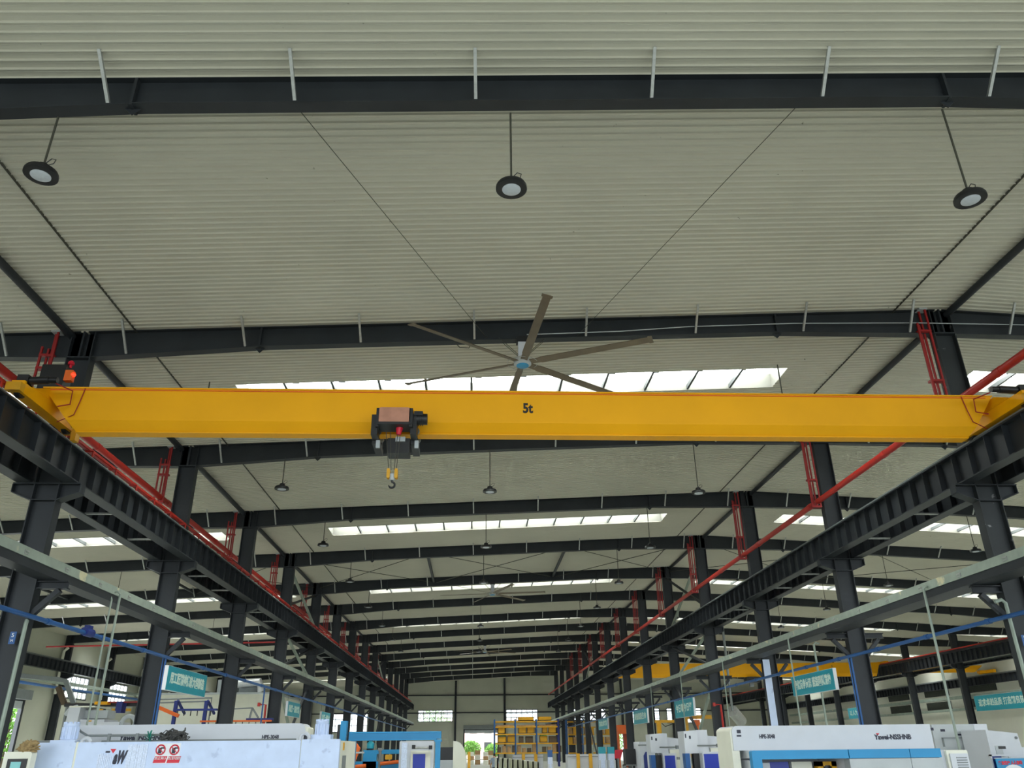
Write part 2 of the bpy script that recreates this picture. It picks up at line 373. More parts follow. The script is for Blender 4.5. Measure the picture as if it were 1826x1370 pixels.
# ------------------------------------------------------------------ steel frame
def rafter_mesh(xa, xb, d_col_a, d_col_b, taper=4.8, dmid=.62):
    xs = sorted({xa, xb, *[xa + i * (xb - xa) / 16 for i in range(17)], xa + taper, xb - taper})
    def dep(x):
        if x < xa + taper: return d_col_a + (dmid - d_col_a) * (x - xa) / taper
        if x > xb - taper: return d_col_b + (dmid - d_col_b) * (xb - x) / taper
        return dmid
    mb = MB(); top = [(x, roof(x) - .02) for x in xs]; bot = [(x, roof(x) - dep(x)) for x in xs]
    for i in range(len(xs) - 1):
        a, b = i, i + 1
        for off, t in ((0, 0), ):
            pass
        (x0, t0), (x1, t1), (_, b0), (_, b1) = top[a], top[b], bot[a], bot[b]
        mb.add([(x0, -.008, b0), (x1, -.008, b1), (x1, -.008, t1), (x0, -.008, t0), (x0, .008, b0), (x1, .008, b1), (x1, .008, t1), (x0, .008, t0)], [(0, 1, 2, 3), (7, 6, 5, 4)])
        for z0, z1 in ((t0, t1), (b0, b1)):
            s = -1 if z0 == t0 else 1
            mb.add([(x0, -.13, z0), (x1, -.13, z1), (x1, .13, z1), (x0, .13, z0), (x0, -.13, z0 + s * .025), (x1, -.13, z1 + s * .025), (x1, .13, z1 + s * .025), (x0, .13, z0 + s * .025)],
                   [(0, 3, 2, 1), (4, 5, 6, 7), (0, 1, 5, 4), (2, 3, 7, 6)])
    return mb, dep
def shift(mb, d):
    mb.v = [(p[0] + d[0], p[1] + d[1], p[2] + d[2]) for p in mb.v]; return mb
def make_rafter(xa, xb, da, db, braces, splices, label, group, k):
    t = thing('roof_rafter', label, 'rafter', ((xa + xb) / 2, Y(k), roof((xa + xb) / 2)), group)
    mb, dep = rafter_mesh(xa, xb, da, db)
    shift(mb, (0, Y(k), 0)).build('girder', 'steel', t, recalc=False)
    for x in splices:
        s = MB(); z0, z1 = roof(x) - dep(x), roof(x)
        s.box(x - .025, x + .025, Y(k) - .13, Y(k) + .13, z0 - .02, z1 - .03)
        s.prism([(x - .14, z0), (x + .14, z0), (x, z0 - .14)], 'y', Y(k) - .01, Y(k) + .01)
        s.build('splice_plate', 'steel', t)
    for x in braces:
        zb = roof(x) - dep(x) + .04
        b = MB().bar((x, Y(k) - .72, roof(x) - .01), (x + .02, Y(k) - .12, zb), .055, .055)
        b.build('fly_brace', 'galv', t)
    return t, dep
bx = [-9.4 + 3.11 * i for i in range(8)]
r0, DEP = make_rafter(XL + .1, XR - .1, .82, .82, bx, (-5.9, 8.55), 'dark roof rafter spanning the nave, nearest the camera', 'rafters over the nave', 0)
for k in range(1, 15):
    dup(r0, (0, BAY * k, 0), 'dark roof rafter spanning the nave, %s from the camera' % ORD[k], kids=(lambda c: k < 11 or not c.name.startswith('splice')))
lb = [-12.5 - 3.11 * i for i in range(7)]
l0, _ = make_rafter(LW + .2, XL - .1, .72, .82, lb, (-16, -30), 'dark rafter over the left aisle, nearest the camera', 'rafters over the left aisle', 1)
for k in range(2, 13): dup(l0, (0, BAY * (k - 1), 0), 'dark rafter over the left aisle, %s from the camera' % ORD[k - 1])
rb = [15.3 + 3.11 * i for i in range(9)]
q0, _ = make_rafter(XR + .1, RR - .1, .82, .8, rb, (18.4, 38.5), 'dark rafter over the right aisle, nearest the camera', 'rafters over the right aisle', 1)
for k in range(2, 14): dup(q0, (0, BAY * (k - 1), 0), 'dark rafter over the right aisle, %s from the camera' % ORD[k - 1])
o0, _ = make_rafter(RR + .1, RW - .1, .8, .62, [45, 48, 51], (), 'dark rafter beside the right wall, nearest the camera', 'rafters beside the right wall', 6)
for k in range(7, 9): dup(o0, (0, BAY * (k - 6), 0), 'dark rafter beside the right wall, %s from the camera' % ORD[k - 6])

def col_mesh(x, y, top, mb=None, hw=.31, hy=.15):
    mb = mb or MB()
    return mb.box(x - hw, x - hw + .025, y - hy, y + hy, FZ, top).box(x + hw - .025, x + hw, y - hy, y + hy, FZ, top).box(x - hw + .025, x + hw - .025, y - .008, y + .008, FZ, top)
def make_col(x, k, side, label, group, runz=7.83, both=True, arm=None, worn=False):
    t = thing('steel_column', label, 'column', (x, Y(k), FZ), group)
    col_mesh(x, Y(k), roof(x) - .05).build('shaft', 'steel2' if worn else 'steel', t)
    c = MB(); z = runz; y = Y(k)
    for s in ((-1, 1) if both else (side,)):
        a, b = x + s * .31, x + s * .82
        c.prism([(a, z - .42), (b, z - .22), (b, z - .03), (a, z - .03)], 'y', y - .01, y + .01)
        c.prism([(a, z - .42), (b, z - .22), (b, z - .245), (a, z - .445)], 'y', y - .15, y + .15)
        c.box(min(a, b), max(a, b), y - .15, y + .15, z - .03, z)
        c.box(b - .02, b, y - .13, y + .13, z - .22, z - .03)
    c.box(x - .3, x + .3, y - .15, y + .15, z - .445, z - .42); c.box(x - .3, x + .3, y - .15, y + .15, z - .03, z)
    c.build('corbel', 'steel', t)
    if arm:
        z, s = arm
        for sg in ((s, -s) if k != 1 else (s,)):
            m = MB()
            a, b = x + sg * .31, x + sg * 1.0
            lo, hi = min(a, b), max(a, b)
            m.box(lo, hi, y - .1, y + .1, z - .18, z - .155).box(lo, hi, y - .1, y + .1, z - .025, z).box(lo, hi, y - .01, y + .01, z - .16, z - .02)
            m.bar((a, y, z - .75), (x + sg * .82, y, z - .2), .12, .14, (0, 1, 0))
            m.build('bracket', 'steel', t)
    c = MB().box(x - .33, x + .33, y - .17, y + .17, roof(x) - .84, roof(x) - .8).box(x - .025, x + .025, y - .14, y + .14, roof(x) - .8, roof(x) - .03)
    c.build('cap_plate', 'steel', t)
    return t
cl = make_col(XL, 1, 1, 'dark steel column at the left of the nave, nearest the camera', 'left row of nave columns', runz=7.77, arm=(5.37, 1))
for k in range(2, 15): dup(cl, (0, BAY * (k - 1), 0), 'dark steel column in the left nave row, %s from the camera' % ORD[k - 1])
cr = make_col(XR, 1, -1, 'scuffed dark steel column at the right of the nave, nearest the camera', 'right row of nave columns', arm=(5.22, -1), worn=True)
cr2 = make_col(XR, 2, -1, 'dark steel column in the right nave row, second from the camera', 'right row of nave columns', arm=(5.22, -1))
for k in range(3, 15): dup(cr2, (0, BAY * (k - 2), 0), 'dark steel column in the right nave row, %s from the camera' % ORD[k - 1])
wl = make_col(LW + .45, 6, 1, 'dark steel column against the left wall, just before the roller door', 'columns along the left wall', both=False)
for k in range(7, 13): dup(wl, (0, BAY * (k - 6), 0), 'dark steel column against the left wall, %s beyond the roller door' % ORD[k - 7])
rr = make_col(RR, 6, -1, 'dark column of the far right row, nearest the camera', 'far right row of columns', runz=8.15)
for k in range(7, 14): dup(rr, (0, BAY * (k - 6), 0), 'dark column of the far right row, %s from the camera' % ORD[k - 6])

def spread(parent, name, m, mb, offs, smooth=False):
    first = None
    for d in offs:
        if first is None:
            first = mb.build(name, m, parent, smooth=smooth); first.location = d
        else:
            o = first.copy(); COL.objects.link(o); o.location = d
    return first
def runway(x, y0, y1, z0, z1, name, label, step=.74, rail=True, see=9, parts=100):
    t = thing(name, label, 'crane beam', (x, (y0 + y1) / 2, z0))
    b = MB().ibeam_y(x, y0, y1, z0, z1, .36, .03, .016); b.build('beam', 'steel', t)
    ys = []; y = y0 + .3
    while y < y1 - .1: ys.append(y); y += step
    ys = [q for q in ys if q > see]
    spread(t, 'stiffener', 'steel', MB().box(x - .165, x + .165, y0 - .007, y0 + .007, z0 + .03, z1 - .03), [(0, q - y0, 0) for q in ys[:parts]])
    s = MB()
    for q in ys[parts:]: s.box(x - .165, x + .165, q - .007, q + .007, z0 + .03, z1 - .03)
    if s.v: s.build('stiffener', 'steel', t)['kind'] = 'stuff'
    if rail: MB().box(x - .035, x + .035, y0, y1, z1, z1 + .02).box(x - .02, x + .02, y0, y1, z1 + .02, z1 + .09).box(x - .035, x + .035, y0, y1, z1 + .09, z1 + .13).build('rail', 'mgrey', t)
    return t
y0 = 8.0
rl = runway(XL + .56, y0, YE - .4, 7.77, 8.56, 'crane_runway', 'dark ribbed crane runway on the nave side of the left columns')
runway(XL - .56, y0, YE - .4, 7.77, 8.56, 'crane_runway', 'dark ribbed crane runway on the aisle side of the left columns')
runway(XR - .56, y0, YE - .4, 7.83, 8.66, 'crane_runway', 'dark ribbed crane runway on the nave side of the right columns')
runway(XR + .56, y0, YE - .4, 7.83, 8.66, 'crane_runway', 'dark ribbed crane runway on the aisle side of the right columns')
runway(LW + 1.1, 45, YE - .4, 7.83, 8.66, 'crane_runway', 'dark ribbed crane runway along the left wall', parts=60)
runway(RR - .56, 50, YE - .4, 8.15, 9.1, 'crane_runway', 'dark ribbed crane runway on the near side of the far right columns')
runway(RR + .56, 50, YE - .4, 7.93, 8.13, 'crane_runway', 'dark ribbed crane runway behind the far right columns')
runway(RW - .6, 60, YE - .4, 7.2, 8.0, 'crane_runway', 'dark crane runway along the right wall')
for x in (XL, XR):
    side = 'left' if x < 0 else 'right'; i = 0
    for k in range(1, 6):
        for dy in (2.9, 5.9):
            i += 1
            tag(MB().bar((x - .42, Y(k) + dy, 7.82 if x < 0 else 7.87), (x + .42, Y(k) + dy, 7.82 if x < 0 else 7.87), .06, .05).build('lacing_bar', 'galv'), 'pale bar tying the twin %s runways, %s along from the camera' % (side, ORD[i - 1]), 'tie bar', 'bars between the %s twin runways' % side)

# red conductor rail on the left runway
t = thing('conductor_rail', 'red conductor rail along the top of the left runway', 'rail', (XL + .3, 60, 8.9))
MB().box(XL + .2, XL + .29, y0, YE - .5, 8.99, 9.1).box(XL + .29, XL + .31, y0, YE - .5, 9.02, 9.07).build('bar', 'red', t)
spread(t, 'holder', 'red', MB().box(XL + .19, XL + .43, y0 - .03, y0 + .03, 8.95, 8.99).box(XL + .4, XL + .43, y0 - .03, y0 + .03, 8.56, 8.99), [(0, .4 + 1.5 * i, 0) for i in range(88)])

t = thing('conductor_rail', 'red conductor rail along the far right column row', 'rail', (RR - .8, 90, 9.2))
MB().box(RR - .9, RR - .82, 50, YE - .5, 9.24, 9.34).build('bar', 'red', t); MB().box(RR - .74, RR - .72, 50, YE - .5, 9.1, 9.26).box(RR - .9, RR - .72, 50, YE - .5, 9.22, 9.24).build('bracket_strip', 'steel', t)
# cable trunking on both rows
def trunk(xn, xf, zb, side):
    t = thing('cable_trunking', 'long galvanised cable trunking along the %s nave columns' % side, 'cable tray', (xn, 70, zb))
    a, b = min(xn, xf), max(xn, xf)
    MB().box(a, b, 9, YE - .5, zb, zb + .19).build('channel', 'steel', t)
    MB().box(a - .02, b + .02, 9, YE - .5, zb + .195, zb + .41).build('lid', 'tray', t)
    s = 1 if side == 'left' else -1; xc = xn + s * .02
    spread(t, 'clip', 'galv', MB().box(xc - .012, xc + .012, 10, 10.18, zb + .3, zb + .33).box(xc - .012, xc + .012, 10, 10.18, zb + .24, zb + .26).box(xc - .012, xc + .012, 10, 10.03, zb + .25, zb + .32), [(0, 1.9 * i, 0) for i in range(3, 40)])
trunk(-9.8, -10.26, 5.38, 'left'); trunk(12.25, 12.95, 5.23, 'right')

# blue compressed-air pipes
def pipe_along(name, x, z0, z1, ya, yb, r, m, label, cat, step):
    t = thing(name, label, cat, (x, (ya + yb) / 2, min(z0, z1)))
    MB().tube([(x, ya, z0), (x, yb, z1)], r, 10).build('pipe', m, t, smooth=True)
    spread(t, 'coupling', m, MB().tube([(x, ya - .09, z0), (x, ya + .09, z0)], r * 1.3, 10), [(0, 2 + step * i, (z1 - z0) * (2 + step * i) / (yb - ya)) for i in range(3, 26)], True)
    return t
pl = pipe_along('air_pipe', -10.15, 4.52, 4.55, 9, 130, .055, 'blue', 'blue compressed air pipe along the left columns', 'pipe', 3.0)
MB().box(-10.21, -10.09, 22.0, 22.25, 4.56, 4.72).tube([(-10.15, 21.9, 4.55), (-10.15, 22.35, 4.55)], .11, 10).build('valve', 'nblue', pl)
pipe_along('air_pipe', 12.96, 4.47, 4.2, 9, 120, .055, 'blue', 'blue compressed air pipe along the right columns', 'pipe', 3.0)
for x, k, lab in ((-10.2, 2, 'blue air pipe dropping down the second left column'), (13.02, 2, 'blue air pipe dropping down the second right column'), (-10.2, 3.55, 'blue air drop pipe by the left hanging sign')):
    o = MB(); zt = 4.5 if x < 0 else 4.4
    o.tube([(x, Y(k) - .22, FZ), (x, Y(k) - .22, zt)], .035, 8)
    if k == 2: o.tube([(x - .09, Y(k) - .22, FZ), (x - .09, Y(k) - .22, zt)], .02, 8)
    tag(o.build('drop_pipe', 'blue', smooth=True), lab, 'pipe')
# red fire pipes with hangers
def firepipe(x, z, side, dark):
    t = thing('fire_pipe', 'red fire pipe hung along the %s columns' % side, 'pipe', (x, 70, z))
    MB().tube([(x, 8, z), (x, YE - .5, z)], .105, 12).build('pipe', 'red', t, smooth=True)
    spread(t, 'coupling', 'red', MB().tube([(x, 11 - .12, z), (x, 11 + .12, z)], .117, 12), [(0, 6 * i, 0) for i in range(1, 16)], True)
firepipe(XL - .78, 10.05, 'left', 1); firepipe(XR - .5, 9.98, 'right', 0)
def hanger(x, k, z, label, group):
    t = thing('pipe_hanger', label, 'hanger', (x, Y(k), z - .15), group)
    zt = roof(x) - .01; y = Y(k) - .2
    m = MB()
    for dx, a, b in ((-.16, z, zt - .5), (.16, z, zt), (.05, z, zt), (-.05, z, zt - .5)):
        MB().bar((x + dx, y + (.12 if abs(dx) < .1 else 0), a - .12), (x + dx, y + (.12 if abs(dx) < .1 else 0), b), .05, .05).build('upright', 'dred', t)
    for zz in (z - .14, z + .9, zt - .75): MB().box(x - .19, x + .19, y - .03, y + .15, zz - .03, zz + .03).build('rung', 'dred', t)
    MB().box(x - .02, x + .22, y - .05, y + .2, zt - .06, zt + .01).build('top_plate', 'grey', t)
    return t
for k in range(1, 12):
    hanger(XL - .8, k, 10.0, 'red frame hanger beside the %s left nave column' % ORD[k - 1], 'pipe hangers on the left')
for k in range(1, 12):
    hanger(XR - .62, k, 9.9, 'red frame hanger beside the %s right nave column' % ORD[k - 1], 'pipe hangers on the right')

# tie beams along the column lines, ceiling conduits, bracing
for side, x in (('left', XL - .35), ('right', XR + .28)):
    for k in range(0, 14):
        tag(MB().tube([(x, Y(k) + .02, roof(x) - .12), (x, Y(k + 1) - .02, roof(x) - .12)], .1, 10).build('tie_beam', 'steel', smooth=True),
            'dark tube along the %s column tops, between rafters %s and %s' % (side, ORD[k], ORD[k + 1]), 'tie beam', 'tie tubes on the %s column line' % side)
for x, s in ((-9.27, 'left'), (12.08, 'right')):
    tag(MB().tube([(x, 8, roof(x) - .03), (x, YE - .6, roof(x) - .03)], .025, 8).build('ceiling_conduit', 'rod', smooth=True), 'thin dark conduit under the roof lining on the %s of the nave' % s, 'conduit')
for x0, x1, s in ((-3.2, .3, 'left'), (5.9, 2.84, 'right')):
    tag(MB().tube([(x0, Y(0), 11.86 if s == 'left' else 12.3), (x1, Y(1), roof(x1) - .5)], .0075, 6).build('stay_wire', 'rod'), 'thin stay wire slanting to the fan rafter from the %s' % s, 'wire')
for x, s in ((-2.75, 'left half of the nave'), (5.45, 'right half of the nave'), (23.4, 'inner right aisle'), (33.4, 'outer right aisle'), (-18.8, 'inner left aisle'), (-27, 'outer left aisle')):
    tag(MB().tube([(x, Y(4), roof(x) - .3), (x, Y(5), roof(x) - .3)], .09, 10).build('roof_strut', 'steel', smooth=True), 'dark roof strut in the braced bay, %s' % s, 'strut')
for bi, kk in enumerate((4, )):
    for j, (a, b) in enumerate(((XL, -2.75), (-2.75, 5.45), (5.45, XR), (XR, 23.4), (23.4, 33.4), (-18.8, XL))):
        t = thing('roof_brace', ['crossed roof rods at the left of the nave', 'crossed roof rods in the middle of the nave', 'crossed roof rods at the right of the nave', 'crossed roof rods in the right aisle beside the columns', 'crossed roof rods farther out in the right aisle', 'crossed roof rods in the left aisle'][j], 'brace', ((a + b) / 2, Y(kk) + 4.4, roof((a + b) / 2) - .4))
        MB().tube([(a + .2, Y(kk) + .1, roof(a) - .35), (b - .2, Y(kk + 1) - .1, roof(b) - .35)], .02, 6).build('rod', 'rod', t)
        MB().tube([(b - .2, Y(kk) + .1, roof(b) - .38), (a + .2, Y(kk + 1) - .1, roof(a) - .38)], .02, 6).build('rod', 'rod', t)
for x, s in ((XL, 'left'), (XR, 'right')):
    for kk in (4, 9):
        for z0, z1, lv in ((9.1, roof(x) - .9, 'above the runway'), (5.8, 7.7, 'just below the runway'), (FZ, 5.2, 'near the floor')):
            if kk == 9 and lv == 'just below the runway': continue
            t = thing('cross_brace', 'crossed steel brace %s in the %s row, %s braced bay' % (lv, s, 'nearer' if kk == 4 else 'farther'), 'brace', (x, Y(kk) + 4.4, z0))
            MB().bar((x + .06, Y(kk) + .2, z1), (x + .06, Y(kk + 1) - .2, z0), .14, .1).build('diagonal', 'tray', t)
            MB().bar((x - .06, Y(kk) + .2, z0), (x - .06, Y(kk + 1) - .2, z1), .14, .1).build('diagonal', 'steel', t)

# ------------------------------------------------------------------ lamps
def lamp(x, k, z, label, group, zt=None):
    t = thing('hanging_lamp', label, 'lamp', (x, Y(k), z), group); y = Y(k)
    zt = zt or roof(x) - .8
    MB().tube([(x, y, z + .2), (x, y, zt)], .018, 8).build('rod', 'rod', t, smooth=True)
    MB().lathe([(.05, .22), (.09, .2), (.12, .1), (.24, .08), (.26, .04), (.26, -.01), (.2, -.02), (.16, -.01)], (x, y, z), 28).build('housing', 'black', t, smooth=True)
    MB().lathe([(.155, 0), (.155, -.02), (.11, -.035), (.02, -.04)], (x, y, z), 28).build('lens', 'lens', t, smooth=True)
    MB().tube([(x + .02, y, z + .24), (x + .1, y, z + .34), (x + .17, y, z + .32), (x + .15, y, z + .24), (x + .05, y, z + .2)], .008, 6).build('cable', 'black', t, smooth=True)
    return t
LK = [0, 2, 3, 4, 6, 7, 8]
for x, s, dz in ((-7.1, 'left', 10.2), (.56, 'middle', 10.12), (8.42, 'right', 10.1)):
    p = None
    LS = LK if s == 'middle' else [0, 1, 2, 3, 4, 5, 6, 7, 8]
    for i, k in enumerate(LS):
        lab = 'black disc lamp on a rod, %s row of the nave, %s from the camera' % (s, ORD[i])
        if p is None: p = lamp(x, k, dz, lab, 'lamps in the %s row' % s)
        else: dup(p, (0, BAY * (k - LK[0]), .22 if k > 1 else -.8 if k == 1 else 0), lab)
p = None
for i, k in enumerate((3, 4, 5, 6)):
    lab = 'black disc lamp on a rod in the right aisle, %s from the camera' % ORD[i]
    if p is None: p = lamp(24.4, 3, 10.15, lab, 'lamps in the right aisle', roof(24.4) - .6)
    else: dup(p, (0, BAY * i, 0), lab)
p = None
for i, k in enumerate((4, 5, 6)):
    lab = 'black disc lamp on a rod in the left aisle, %s from the camera' % ORD[i]
    if p is None: p = lamp(-20.0, 4, 9.6, lab, 'lamps in the left aisle', roof(-20) - .55)
    else: dup(p, (0, BAY * i, 0), lab)

# ------------------------------------------------------------------ ceiling fans
def fan(k, label, rot):
    x, y, z = 1.28, Y(k), 11.25
    t = thing('ceiling_fan', label, 'fan', (x, y, z), 'six-bladed ceiling fans')
    MB().box(x - .12, x + .12, y - .1, y + .1, z + .18, z + .66).build('drop_post', 'white', t)
    MB().box(x - .16, x + .16, y - .14, y + .14, z + .66, z + .82).build('clamp', 'black', t)
    MB().lathe([(.12, .2), (.2, .18), (.24, .1), (.24, .0), (.17, -.03)], (x, y, z), 24).build('motor', 'grey', t, smooth=True)
    MB().lathe([(.17, -.02), (.17, -.05), (.15, -.06)], (x, y, z), 24).build('hub_cap', mat_fancap, t, smooth=True)
    ring = MB()
    for i in range(25):
        a0, a1 = 2 * PI * i / 24, 2 * PI * (i + 1) / 24
        if i < 24: ring.bar((x + .42 * math.cos(a0), y + .42 * math.sin(a0), z + .04), (x + .42 * math.cos(a1), y + .42 * math.sin(a1), z + .04), .012, .012)
    ring.build('guard_ring', 'galv', t)
    for i in range(6):
        a = math.radians(rot + 60 * i); d = Vector((math.cos(a), math.sin(a), 0)); n = Vector((-d.y, d.x, 0))
        b = MB(); o = Vector((x, y, z + .04))
        pr = []
        for r, w, tl in ((.22, .09, .02), (.5, .09, .025), (.55, .105, .03), (3.5, .095, .025), (3.52, .13, .03), (3.62, .13, .03)):
            pr.append([o + d * r - n * w + Vector((0, 0, tl)), o + d * r + n * w - Vector((0, 0, tl)), o + d * r + n * w + Vector((0, 0, -tl + .02)), o + d * r - n * w + Vector((0, 0, tl + .02))])
        vs = [p for q in pr for p in q]; fs = [(0, 1, 2, 3), (23, 22, 21, 20)]
        for j in range(5):
            for m_ in range(4): fs.append((4 * j + m_, 4 * j + (m_ + 1) % 4, 4 * j + 4 + (m_ + 1) % 4, 4 * j + 4 + m_))
        b.add(vs, fs).build('blade', 'blade', t)
    g = MB()
    for a in (30, 150, 210, 330):
        d = Vector((math.cos(math.radians(a)), math.sin(math.radians(a)), 0))
        g.tube([Vector((x, y, z + .25)) + d * .1, Vector((x, y, z + .8)) + Vector((d.x * .75, d.y * .12, 0))], .008, 5)
    g.build('guy_wire', 'rod', t)
    return t
mat_fancap = M['teal2'] = mat('fan_cap_blue', (40, 140, 190), .4)
fan(1, 'large six-bladed ceiling fan above the yellow crane', -84)
fan(5, 'six-bladed ceiling fan in the middle distance of the nave', -70)
fan(9, 'six-bladed ceiling fan far down the nave', -100)
t = thing('power_cable', 'pale power cable running along the fan rafter to the right', 'cable', (7, Y(1) - .2, 12.1))
MB().tube([(1.4, Y(1) - .2, 12.08), (4, Y(1) - .2, 12.22), (6, Y(1) - .2, 12.4), (9, Y(1) - .2, 12.55), (12.6, Y(1) - .2, 12.62), (16.5, Y(1) - .2, 12.6)], .014, 6).build('run', 'grey', t)
MB().tube([(-.6, Y(1), 11.93), (-.45, Y(1), 11.75), (-.2, Y(1), 11.74), (-.12, Y(1), 11.95)], .012, 6).build('loop', 'rod', t)

# ------------------------------------------------------------------ yellow bridge crane
CY = 17.55                       # centre line of the girder
t = thing('bridge_crane', 'yellow single girder bridge crane marked 5t across the nave', 'crane', (1.35, CY, 8.25))
g = MB()
def girder(mb, xa, xb, xa2, xb2, y, zt, zs, zb, w=.34, wb=.2):
    # upper box, sloping shoulders and the lower flange on which the hoist runs
    prof = [(-w, zt), (w, zt), (w, zs), (wb, zb), (-wb, zb), (-w, zs)]
    fr = lambda z: (zt - z) / (zt - zb)
    L = [(xa + (xa2 - xa) * fr(z), y + dy, z) for dy, z in prof]; Rr = [(xb + (xb2 - xb) * fr(z), y + dy, z) for dy, z in prof]
    mb.add(L + Rr, [tuple(range(6)), tuple(range(11, 5, -1))] + [(i, i + 6, (i + 1) % 6 + 6, (i + 1) % 6) for i in range(6)])
girder(g, -10.05, 12.68, -9.2, 11.95, CY, 9.4, 8.6, 8.4, .34, .13)
g.box(-9.2, 11.95, CY - .15, CY + .15, 8.37, 8.4)
g.box(-10.05, 12.68, CY - .37, CY + .37, 9.385, 9.415)
g.build('girder', 'yellow', t)
lettering('5t', .34, (1.24, CY - .345, 8.97), FRONT, 'black', t, bold=.012, width=.24)
for x, s in ((XL + .56, 1), (XR - .56, -1)):
    e = MB(); e.box(x - .14, x + .14, CY - 1.35, CY + 1.15, 8.84, 9.12)
    e.prism([(CY - .9, 9.12), (CY + .7, 9.12), (CY + .4, 9.36), (CY - .4, 9.36)], 'x', x - .16, x + .16)
    ec = e.build('end_carriage', 'yellow', t)
    for dy in (-1.2, 1.0):
        MB().lathe([(.16, -.06), (.17, -.05), (.17, .05), (.16, .06)], (x, CY + dy, 8.93), 20, 'x').build('wheel', 'black', ec, smooth=True)
        b = MB().box(x - .16, x + .16, CY + dy + (.12 if dy > 0 else -.3), CY + dy + (.3 if dy > 0 else -.12), 8.83, 9.02)
        b.build('buffer', 'yellow2', ec)
    m = MB(); yy = CY - 1.15
    m.tube([(x + s * .12, yy, 9.2), (x + s * .55, yy, 9.22)], .09, 12).tube([(x + s * .55, yy, 9.22), (x + s * .72, yy, 9.22)], .07, 12).box(x - .1, x + .14, yy - .12, yy + .12, 9.08, 9.3)
    m.build('travel_motor', 'black', t, smooth=True)
    w = MB()
    w.tube([(x + s * .5, CY - .8, 9.3), (x + s * .75, CY - .5, 9.25), (x + s * .72, CY - .42, 8.95), (x + s * .55, CY - .6, 8.82)], .016, 6)
    w.tube([(x + s * .95, CY - .36, 9.38), (x + s * .9, CY - .38, 9.0), (x + s * .85, CY - .4, 8.7), (x + s * .4, CY - .2, 8.6)], .012, 6)
    w.build('wiring', 'dred', t, smooth=True)
c = MB().tube([(XL + .75, CY + .8, 8.95), (XL + .95, CY + .55, 8.75)], .03, 8).box(XL + .78, XL + .9, CY + .85, CY + 1.05, 8.55, 8.9); c.build('current_collector', 'yellow2', t)
MB().box(-10.36, -9.79, CY - .1, CY + .25, 9.42, 10.12).build('control_cabinet', 'black', t)
MB().lathe([(.03, 0), (.03, .08), (.075, .09), (.07, .15), (.03, .19), (.01, .2)], (-9.78, CY + .05, 10.1), 16).build('beacon', 'signred', t, smooth=True)
MB().box(-9.76, -9.58, CY - .16, CY - .02, 9.68, 9.95).build('siren', 'orange', t)
MB().lathe([(.05, 0), (.05, .05), (.02, .08)], (-9.6, CY - .12, 9.84), 14, 'x').build('siren_lens', 'redlit', t, smooth=True)
MB().tube([(1.1, CY - .1, 9.41), (-9.8, CY - .1, 9.43)], .015, 6).build('top_cable', 'black', t)
MB().box(-9.9, 12.5, CY - .36, CY - .345, 9.34, 9.36).build('edge_strip', 'orange', t)

# hoist trolley under the girder
HY = CY
t = thing('electric_hoist', 'electric chain hoist with copper drum cover hanging on the yellow crane', 'hoist', (-1.8, HY - .6, 7.7))
MB().rbox(-2.19, -1.48, HY - .95, HY - .5, 8.34, 8.72, .06).build('drum_cover', 'copper', t, smooth=True)
MB().rbox(-2.22, -1.45, HY - .97, HY - .48, 8.3, 8.36, .02).box(-2.24, -2.18, HY - .95, HY - .45, 8.25, 8.7).box(-1.5, -1.42, HY - .95, HY - .45, 8.25, 8.7).build('drum_frame', 'black', t)
mo = MB().tube([(-1.42, HY - .72, 8.52), (-1.1, HY - .72, 8.52)], .13, 18)
for i in range(5): mo.tube([(-1.4 + i * .045, HY - .72, 8.52), (-1.38 + i * .045, HY - .72, 8.52)], .15, 18)
mo.box(-1.4, -1.2, HY - .88, HY - .7, 8.56, 8.66)
mo.build('motor', 'black', t, smooth=True)
for x in (-2.28, -1.4):
    f = MB().box(x - .07, x + .07, HY - .85, HY - .4, 8.1, 8.58).box(x - .08, x + .08, HY - .45, HY + .4, 8.02, 8.16).box(x - .06, x + .06, HY + .25, HY + .4, 8.1, 8.4)
    tr = f.build('trolley_frame', 'black', t)
    for sy in (-.27, .27):
        MB().lathe([(.1, -.03), (.1, .03)], (x, HY + sy, 8.4), 16, 'y').build('wheel', 'mgrey', tr, smooth=True)
    MB().box(x + .01, x + .1, HY - .47, HY - .42, 7.92, 8.1).build('limit_switch', 'grey', tr)
MB().box(-2.0, -1.5, HY - .5, HY - .1, 7.78, 8.14).build('control_box', 'black', t)
MB().box(-1.82, -1.6, HY - .55, HY - .47, 8.05, 8.16).build('name_plate', 'grey', t)
MB().tube([(-1.72, HY - .72, 8.34), (-1.74, HY - .72, 8.14)], [.09, .05], 10).build('rope_guide', 'signred', t)
r = MB(); hx = -1.83; hy = HY - .72
for a, b in ((-2.02, -.085), (-1.92, -.035), (-1.76, .035), (-1.7, .085)): r.tube([(a, hy, 8.2), (hx + b, hy, 7.3)], .008, 6)
r.build('rope', 'rod', t)
hb = MB()
for s in (-1, 1): hb.rbox(hx + s * .085 - .035, hx + s * .085 + .035, hy - .07, hy + .07, 7.1, 7.32, .03)
hbo = hb.build('hook_block', 'yellow2', t)
MB().tube([(hx - .1, hy, 7.17), (hx + .1, hy, 7.17)], .045, 12).lathe([(.05, 7.06), (.06, 7.1), (.06, 7.2), (.04, 7.22)], (hx, hy, 0), 12).build('swivel', 'grey', hbo, smooth=True)
hk = [(hx, hy, 7.08), (hx, hy, 7.02)] + [(hx + .065 * math.sin(a), hy, 6.955 + .065 * math.cos(a)) for a in [i * PI / 8 for i in range(1, 13)]]
MB().tube(hk, [.02, .02] + [.024] * 9 + [.02, .014, .008], 8).build('hook', 'black', hbo, smooth=True)

